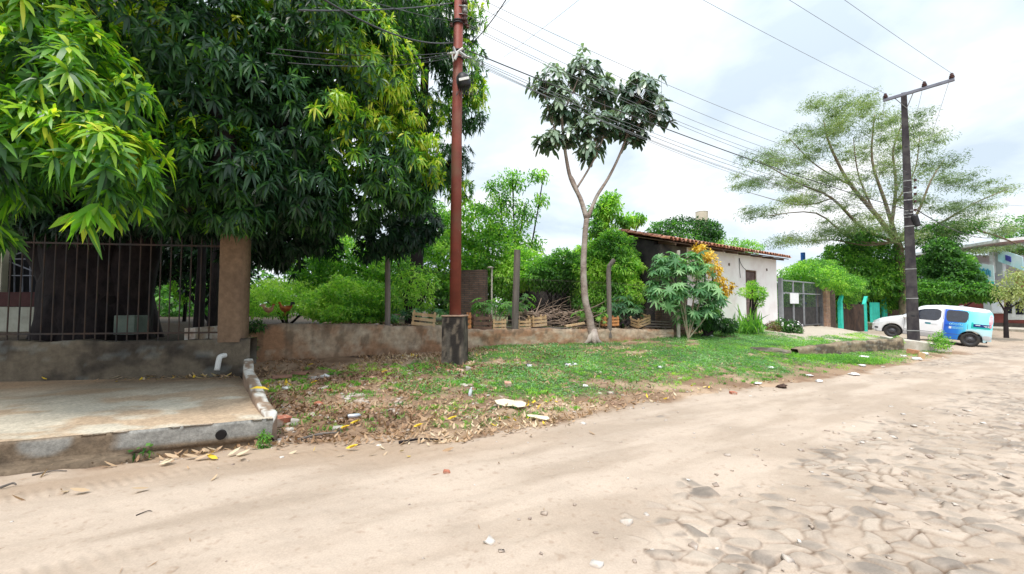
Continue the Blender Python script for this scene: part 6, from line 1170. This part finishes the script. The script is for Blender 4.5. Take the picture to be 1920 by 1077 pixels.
M_bk = mat('brick_pink', (.58, .36, .27), (.45, .24, .17), scale=14, bump=.4, c3=(.6, .46, .38)); M_bkr = mat('brick_red', (.45, .16, .09), (.33, .12, .08), scale=14, bump=.4, c3=(.5, .4, .33)); M_stone = mat('grey_stone', (.45, .42, .38), (.3, .27, .24), scale=10, bump=.5); M_wht = mat('white_litter', (.82, .82, .82), (.70, .70, .70), rough=.6); M_card = mat('cardboard_pale', (.66, .60, .44), (.58, .52, .38), scale=5, rough=.8)
chunk(952, 727, (.13, .11, .09), M_bk, 'pink brick lump sitting on the green weeds above the cardboard', rz=5)
chunk(697, 712, (.11, .08, .06), M_bk, 'small pink brick piece in the grass left of the pedestal', rz=15)
chunk(527, 800, (.20, .13, .12), M_bkr, 'broken red brick at the corner of the concrete kerb', rz=60)
chunk(553, 797, (.11, .10, .08), M_stone, 'pale rounded stone beside the broken red brick', name='stone', cat='stone', rz=30, jit=.3)
chunk(632, 807, (.10, .08, .06), M_stone, 'pale stone in the litter below the bottle shaped can', name='stone', cat='stone', rz=10, jit=.3)
chunk(862, 697, (.20, .09, .06), M_bk, 'long brick chip leaning at the foot of the pedestal', rz=-40, tilt=15)
chunk(878, 694, (.11, .1, .08), M_stone, 'grey stone at the right foot of the pedestal', name='stone', cat='stone', jit=.3)
chunk(825, 692, (.16, .12, .05), M_bkr, 'reddish tile shard left of the pedestal foot', name='tile_shard', cat='tile', rz=40)
chunk(838, 698, (.12, .10, .04), M_bkr, 'smaller reddish shard touching the pedestal foot', name='tile_shard', cat='tile', rz=-20)
chunk(597, 762, (.15, .10, .05), M_bkr, 'reddish tile fragment in the litter right of the kerb', name='tile_shard', cat='tile', rz=-30)
chunk(615, 735, (.13, .08, .05), M_bkr, 'reddish shard above the flat tile fragment', name='tile_shard', cat='tile', rz=30)
chunk(1712, 664, (.26, .22, .17), mat('stump_wood', (.50, .24, .13), (.38, .2, .12), scale=4), 'short sawn orange log stump at the end of the mossy kerb', name='log_stump', cat='log', jit=.1, rz=20)
chunk(1728, 672, (.2, .15, .2), mat('tan_block', (.52, .36, .20)), 'tan broken block next to the sawn stump', name='block', cat='block', rz=50)
chunk(1375, 889-150, (.12, .07, .05), M_bkr, 'small brown brick chip on the sandy road', rz=10); 
chunk(838, 887, (.06, .04, .03), M_bkr, 'small dark brown stone on the open sand', name='stone', cat='stone', jit=.3)
# curved roof tile shards near the kerb
for px, py, rz, lab_ in ((528, 712, 35, 'broken clay roof tile lying left beside the kerb'), (562, 706, -8, 'second clay roof tile shard, hollow end showing')):
    q = gp(px, py, .03); mb = MB(); mb.M = Matrix.Translation(q) @ Matrix.Rotation(R(rz), 4, 'Z'); V = []
    for x in (-.16, -.05, .06, .17):
        for k in range(9): t = math.pi*k/8; V.append((x, .07*math.cos(t), .06*math.sin(t)))
        for k in range(9): t = math.pi*k/8; V.append((x, .057*math.cos(t), .047*math.sin(t)))
    Fa = []
    for i in range(3):
        for k in range(8): b_ = i*18+k; Fa += [(b_, b_+1, b_+19, b_+18), (b_+9, b_+27, b_+28, b_+10)]
    for b_ in (0, 54):
        for k in range(8): Fa.append((b_+k, b_+9+k, b_+10+k, b_+1+k))
    mb.add(V, Fa); tag(mb.build('roof_tile', mat('tile_shard_brown', (.30, .16, .11), (.20, .11, .08), scale=8), origin=q), lab_, 'roof tile')
def sheet(px, py, poly, m, label, name, cat, s=1, lift=.03, wob=.02, rz=0, seed=1):
    q = gp(px, py, lift); n = len(poly); r_ = random.Random(seed); mb = MB(); mb.M = Matrix.Translation(q+Vector((0, 0, .02))) @ Matrix.Rotation(R(rz), 4, 'Z') @ Matrix.Rotation(R(17), 4, 'X')
    c = (sum(p[0] for p in poly)/n*s, sum(p[1] for p in poly)/n*s, wob); vs = [c]; mid_ = []
    o1 = [(x*s, y*s, r_.uniform(-wob, wob)) for x, y in poly]; i1 = [((x+c[0])/2, (y+c[1])/2, r_.uniform(0, wob*1.3)) for x, y, z in o1]
    vs += i1+o1; Fa = [(0, 1+i, 1+(i+1) % n) for i in range(n)]+[(1+i, 1+n+i, 1+n+(i+1) % n, 1+(i+1) % n) for i in range(n)]; mb.add(vs, Fa); o = mb.build(name, m, origin=q)
    so_ = o.modifiers.new('s', 'SOLIDIFY'); so_.thickness = .004; return tag(o, label, cat)
sheet(958, 765, [(-.24, .06), (-.2, -.04), (-.08, -.06), (.02, -.05), (.1, -.13), (.2, -.1), (.22, 0), (.16, .08), (.05, .07), (-.1, .13)], M_card, 'flat torn piece of pale cardboard in the weeds', 'cardboard', 'cardboard', 1.05, .05, .015, seed=2)
cb_ = [o for o in bpy.data.objects if o.name == 'cardboard'][0]
sheet(1010, 790, [(-.16, .07), (-.15, .02), (.1, -.07), (.15, -.04), (.13, .01), (-.1, .08)], M_card, 'narrow strip of pale cardboard at the roadside', 'cardboard', 'cardboard', 1, .03, .01, seed=3)
def crumple(px, py, s, m, label, seed, name='plastic_bag', cat='litter', fl=.5):
    q = gp(px, py, s*.2); rg = np.random.default_rng(seed); u = np.linspace(0, math.pi, 12); v = np.linspace(0, 2*math.pi, 17); U, Vv = np.meshgrid(u, v, indexing='ij')
    d = np.stack([np.sin(U)*np.cos(Vv), np.sin(U)*np.sin(Vv), np.cos(U)], -1).reshape(-1, 3); r = .30+1.15*vnoise(d[:, 0]*2.6+seed*3.7, d[:, 1]*2.6+d[:, 2]*2.3, seed)+.6*vnoise(d[:, 0]*7, d[:, 1]*7+d[:, 2]*5, seed+1)
    V = d*(r*s)[:, None]*np.array([1, .8, fl])*.75+np.array(q); return tag(link_mesh(name, mesh_np(V, grid_faces(12, 17)), m, origin=q), label, cat)
M_bw = mat('black_white_bag', (.75, .75, .78), (.04, .04, .05), scale=9, rough=.4, lo=.46, hi=.54)
crumple(610, 707, .09, M_wht, 'crumpled white plastic bag on the bare earth near the roof tiles', 1)
crumple(590, 712, .09, mat('clear_bag', (.45, .42, .40)), 'greyish crushed plastic beside the white bag', 2)
crumple(537, 730, .09, M_wht, 'crushed pale packet just right of the kerb', 3, fl=.3)
crumple(993, 689, .10, M_bw, 'black and white torn wrapper on the weeds, the left one', 4)
crumple(1064, 688, .11, M_bw, 'black and white torn wrapper on the weeds, in the middle', 5); crumple(1077, 685, .08, M_bw, 'smaller striped wrapper touching the middle one on its right', 6)
crumple(1236, 690, .07, M_bw, 'small grey and white scrap near the bare patch', 7); crumple(1098, 726, .06, M_wht, 'tiny pale scrap at the edge of the weeds', 8)
for k, (px, py, s, lb) in enumerate(((1445, 691, .09, 'round white foam scrap in the grass below the house door'), (1517, 704, .08, 'white scrap below the tall green grass'), (1535, 716, .09, 'torn white paper at the road edge'), (1600, 704, .12, 'flat white foam piece at the road edge'), (1616, 687, .09, 'white scrap right of the bright grass'), (1620, 672, .14, 'crumpled white paper beneath the mossy kerb'), (1694, 669, .10, 'white foam scrap beside the sawn stump'), (1720, 675, .14, 'white foam block on the grass in front of the pole'), (1735, 666, .13, 'torn white sheet right of the foam block'), (1421, 721, .08, 'white scrap on the sand at the grass edge'), (1332, 632, .12, 'white plastic bag at the foot of the castor plant'))):
    crumple(px, py, s, M_wht, lb, 20+k, name='foam_scrap' if 'foam' in lb else 'paper_scrap', fl=.3)
crumple(1466, 727, .10, mat('dung_brown', (.09, .055, .04), (.05, .03, .025), scale=9), 'dark brown clod lying on the road by the grass edge', 60, name='clod', cat='clod')
crumple(480, 603, .22, M_black, 'black plastic sack slumped on the wall top beside the tan pillar', 61, name='black_sack', cat='sack') if False else None
q = gp(664, 785, .03); mb = MB(); mb.M = Matrix.Translation(q) @ Matrix.Rotation(R(20), 4, 'Z') @ Matrix.Rotation(R(90), 4, 'Y'); mb.lathe([(.012, -.10), (.03, -.08), (.032, .06), (.02, .075), (.012, .09)], n=14); tag(mb.build('spray_can', mat('can_silver', (.6, .62, .68), (.35, .37, .42), rough=.3, metal=.5), origin=q, smooth=True), 'small silver can lying in the leaf litter', 'can')
q = gp(882, 742, .06); mb = MB(); mb.M = Matrix.Translation(q) @ Matrix.Rotation(R(12), 4, 'Y'); mb.lathe([(.025, -.07), (.03, -.05), (.03, .03), (.012, .06), (.012, .08)], n=12); tag(mb.build('plastic_bottle', mat('clear_plastic', (.62, .68, .72), rough=.2), origin=q, smooth=True), 'small clear plastic bottle standing in the weeds', 'bottle')
for k, (px, py, lb) in enumerate(((662, 846, 'bright orange yellow leaf on the sand at the litter edge'), (850, 790, 'yellow blossom like leaf in the weeds left of the cardboard'), (722, 699, 'yellow leaf on the bare earth'), (668, 798, 'yellow leaf lying below the silver can'), (786, 806, 'curled yellow leaf near the road edge'), (583, 688, 'long yellow leaf by the burnt patch'), (590, 720, 'yellow leaf right of the pale packet'), (648, 808, 'curled yellow leaf beside the pale stone'))):
    rg = np.random.default_rng(k+70); q = gp(px, py, .03); V, Fa, T = leaf_mesh(np.array([[q.x-.08, q.y, q.z], [q.x-.05, q.y+.01, q.z+.01]]), np.array([[1, .1, .1], [.9, -.3, .2]]), np.array([[0, -.5, 1.], [.1, -.3, 1]]), np.array([.13, .09]), .045, np.array([1, .97]), -.2, LF, .15); tag(link_mesh('fallen_leaf', mesh_np(V, Fa, {'tone': T}), L_dry, origin=q), lb, 'leaf')
# yellow strip on the kerb
rgp = P(470, 745, 5.9); V, Fa, T = leaf_mesh(np.array([[-3.62, 5.95, .46]]), np.array([[1, -.25, .35]]), np.array([[0, -.5, 1.]]), np.array([.34]), .05, np.array([1.]), .3, LF, .15); tag(link_mesh('fallen_leaf', mesh_np(V, Fa, {'tone': T}), L_dry, origin=(-3.62, 5.95, .46)), 'long yellow leaf draped over the whitewashed kerb', 'leaf')
for k, (a, b, lb, r) in enumerate((((1270-200+0, 0), 0, '', 0),)): pass
def stick(px0, py0, px1, py1, r, label, m=M_bark, bend=.03):
    a = gp(px0, py0, r*1.2); b = gp(px1, py1, r*1.2); mb = MB(); mb.tube(smoothpath([a, a.lerp(b, .5)+Vector((0, bend, r)), b], 4), [r*(1-.06*i) for i in range(9)], 6, jit=.1); return tag(mb.build('stick', m, origin=a), label, 'stick')
stick(748, 833, 830, 828, .016, 'dark charred stick at the road edge'); stick(0, 918, 30, 912, .012, 'pale stick at the left foot of the kerb', M_wpost); stick(60, 893, 125, 885, .008, 'thin pale stick parallel to the kerb', M_wpost); stick(255, 968, 285, 960, .004, 'thin dry twig on the open sand')
stick(555, 830, 640, 815, .02, 'curved root like stick by the kerb corner', M_wpost)
board(1428, 662, 1475, 672, 12.1, .12, 'pale broken board on the grass at the left end of the mossy kerb', M_cr, -.1); board(1425, 668, 1462, 674, 11.8, .08, 'second narrower board beneath the pale one', M_cr, -.1)
# little green plant under the kerb
kp_ = bush('kerb_weed', 'small green broadleaf weed rooted in the kerb crack', 'weed', [LP(275, 843, 4.55, .05, .03, .03), LP(255, 846, 4.5, .04, .02, .02)], 16, .07, .04, L_green, 81, (268, 850, 4.55), stem=False, tone=(.2, .4))
bush('kerb_weed', 'green weed tuft growing at the kerb corner by the red brick', 'weed', [LP(495, 825, 4.85, .06, .05, .10)], 120, .06, .02, L_green, 82, (495, 840, 4.85), stem=False, tone=(.5, .9))
bush('wall_weed', 'dark weed in the corner between tan pillar and retaining wall', 'weed', [LP(470, 655, 8.6, .1, .1, .25), LP(478, 612, 9.4, .2, .15, .1)], 500, .09, .03, L_green, 83, (472, 685, 8.6), stem=False, tone=(.0, .35))
# ---------------------------------------------------------------- left yard
yh = thing('yard_house', 'cream house with a dark barred opening and lit lamp, far left behind the railing', 'house', P(30, 600, 14))
M_cream = mat('cream_wall', (.55, .52, .40), (.42, .40, .30), scale=1.5)
def ybox(px0, px1, py0, py1, Y, d=.2): 
    a = P(px0, py1, Y); b = P(px1, py0, Y); return MB().box(a.x, b.x, Y, Y+d, a.z, b.z)
ybox(-500, 150, 410, 448, 14.0).build('lintel', M_cream, yh); ybox(-500, 6, 448, 640, 14.0).build('wall', M_cream, yh); ybox(6, 150, 448, 640, 14.6).build('dark_opening', mat('dark_room', (.02, .02, .028)), yh); ybox(-300, 150, 576, 640, 12.6, .15).build('low_wall', mat('low_wall_pale', (.42, .42, .36), (.3, .3, .25), scale=2), yh)
ybox(-300, 150, 548, 575, 12.9, .15).build('maroon_band', mat('dark_maroon', (.08, .03, .03)), yh); ybox(150, 156, 400, 640, 14.0).build('corner', M_cream, yh)
mb = MB()
for k in range(9): a = P(12+k*15, 575, 14.3); b = P(12+k*15, 450, 14.3); mb.bar(a, b, .03, .03)
for (x0, y0, x1, y1) in ((10, 484, 70, 464), (10, 488, 70, 512), (8, 455, 130, 455), (8, 486, 130, 486), (8, 517, 130, 517)): mb.bar(P(x0, y0, 14.25), P(x1, y1, 14.25), .035, .035)
mb.build('barred_gate', mat('pale_bars', (.22, .23, .28)), yh)
lm = thing('wall_lamp', 'lit white lamp on the cream wall at the left edge', 'lamp', P(0, 436, 13.7)); mb = MB(); mb.lathe([(.02, -.14), (.10, -.10), (.12, 0), (.10, .1), (.03, .13)], P(1, 434, 13.75), 14)
me_, t_, b_ = newmat('lamp_glow'); b_.inputs['Emission Color'].default_value = (.9, 1, .9, 1); b_.inputs['Emission Strength'].default_value = 6; mb.build('globe', me_, lm, smooth=True)
mb = MB(); q = P(1, 434, 13.75); mb.box(q.x-.04, q.x+.04, 13.8, 14.0, q.z-.04, q.z+.04); mb.build('bracket', M_metal, lm)
bk = ybox(212, 252, 592, 628, 8.6, .32); q = P(232, 628, 8.6); tag(bk.build('green_block', mat('pale_green_block', (.16, .20, .17), (.11, .14, .12)), origin=q, bevel=.01), 'pale grey green box standing behind the railing at the trunk foot', 'box')
tag(ybox(165, 350, 560, 640, 34, .4).build('far_wall', mat('far_pale_wall', (.45, .42, .36)), origin=P(260, 600, 34)), 'pale wall far back in the yard seen under the shade trees', 'wall')
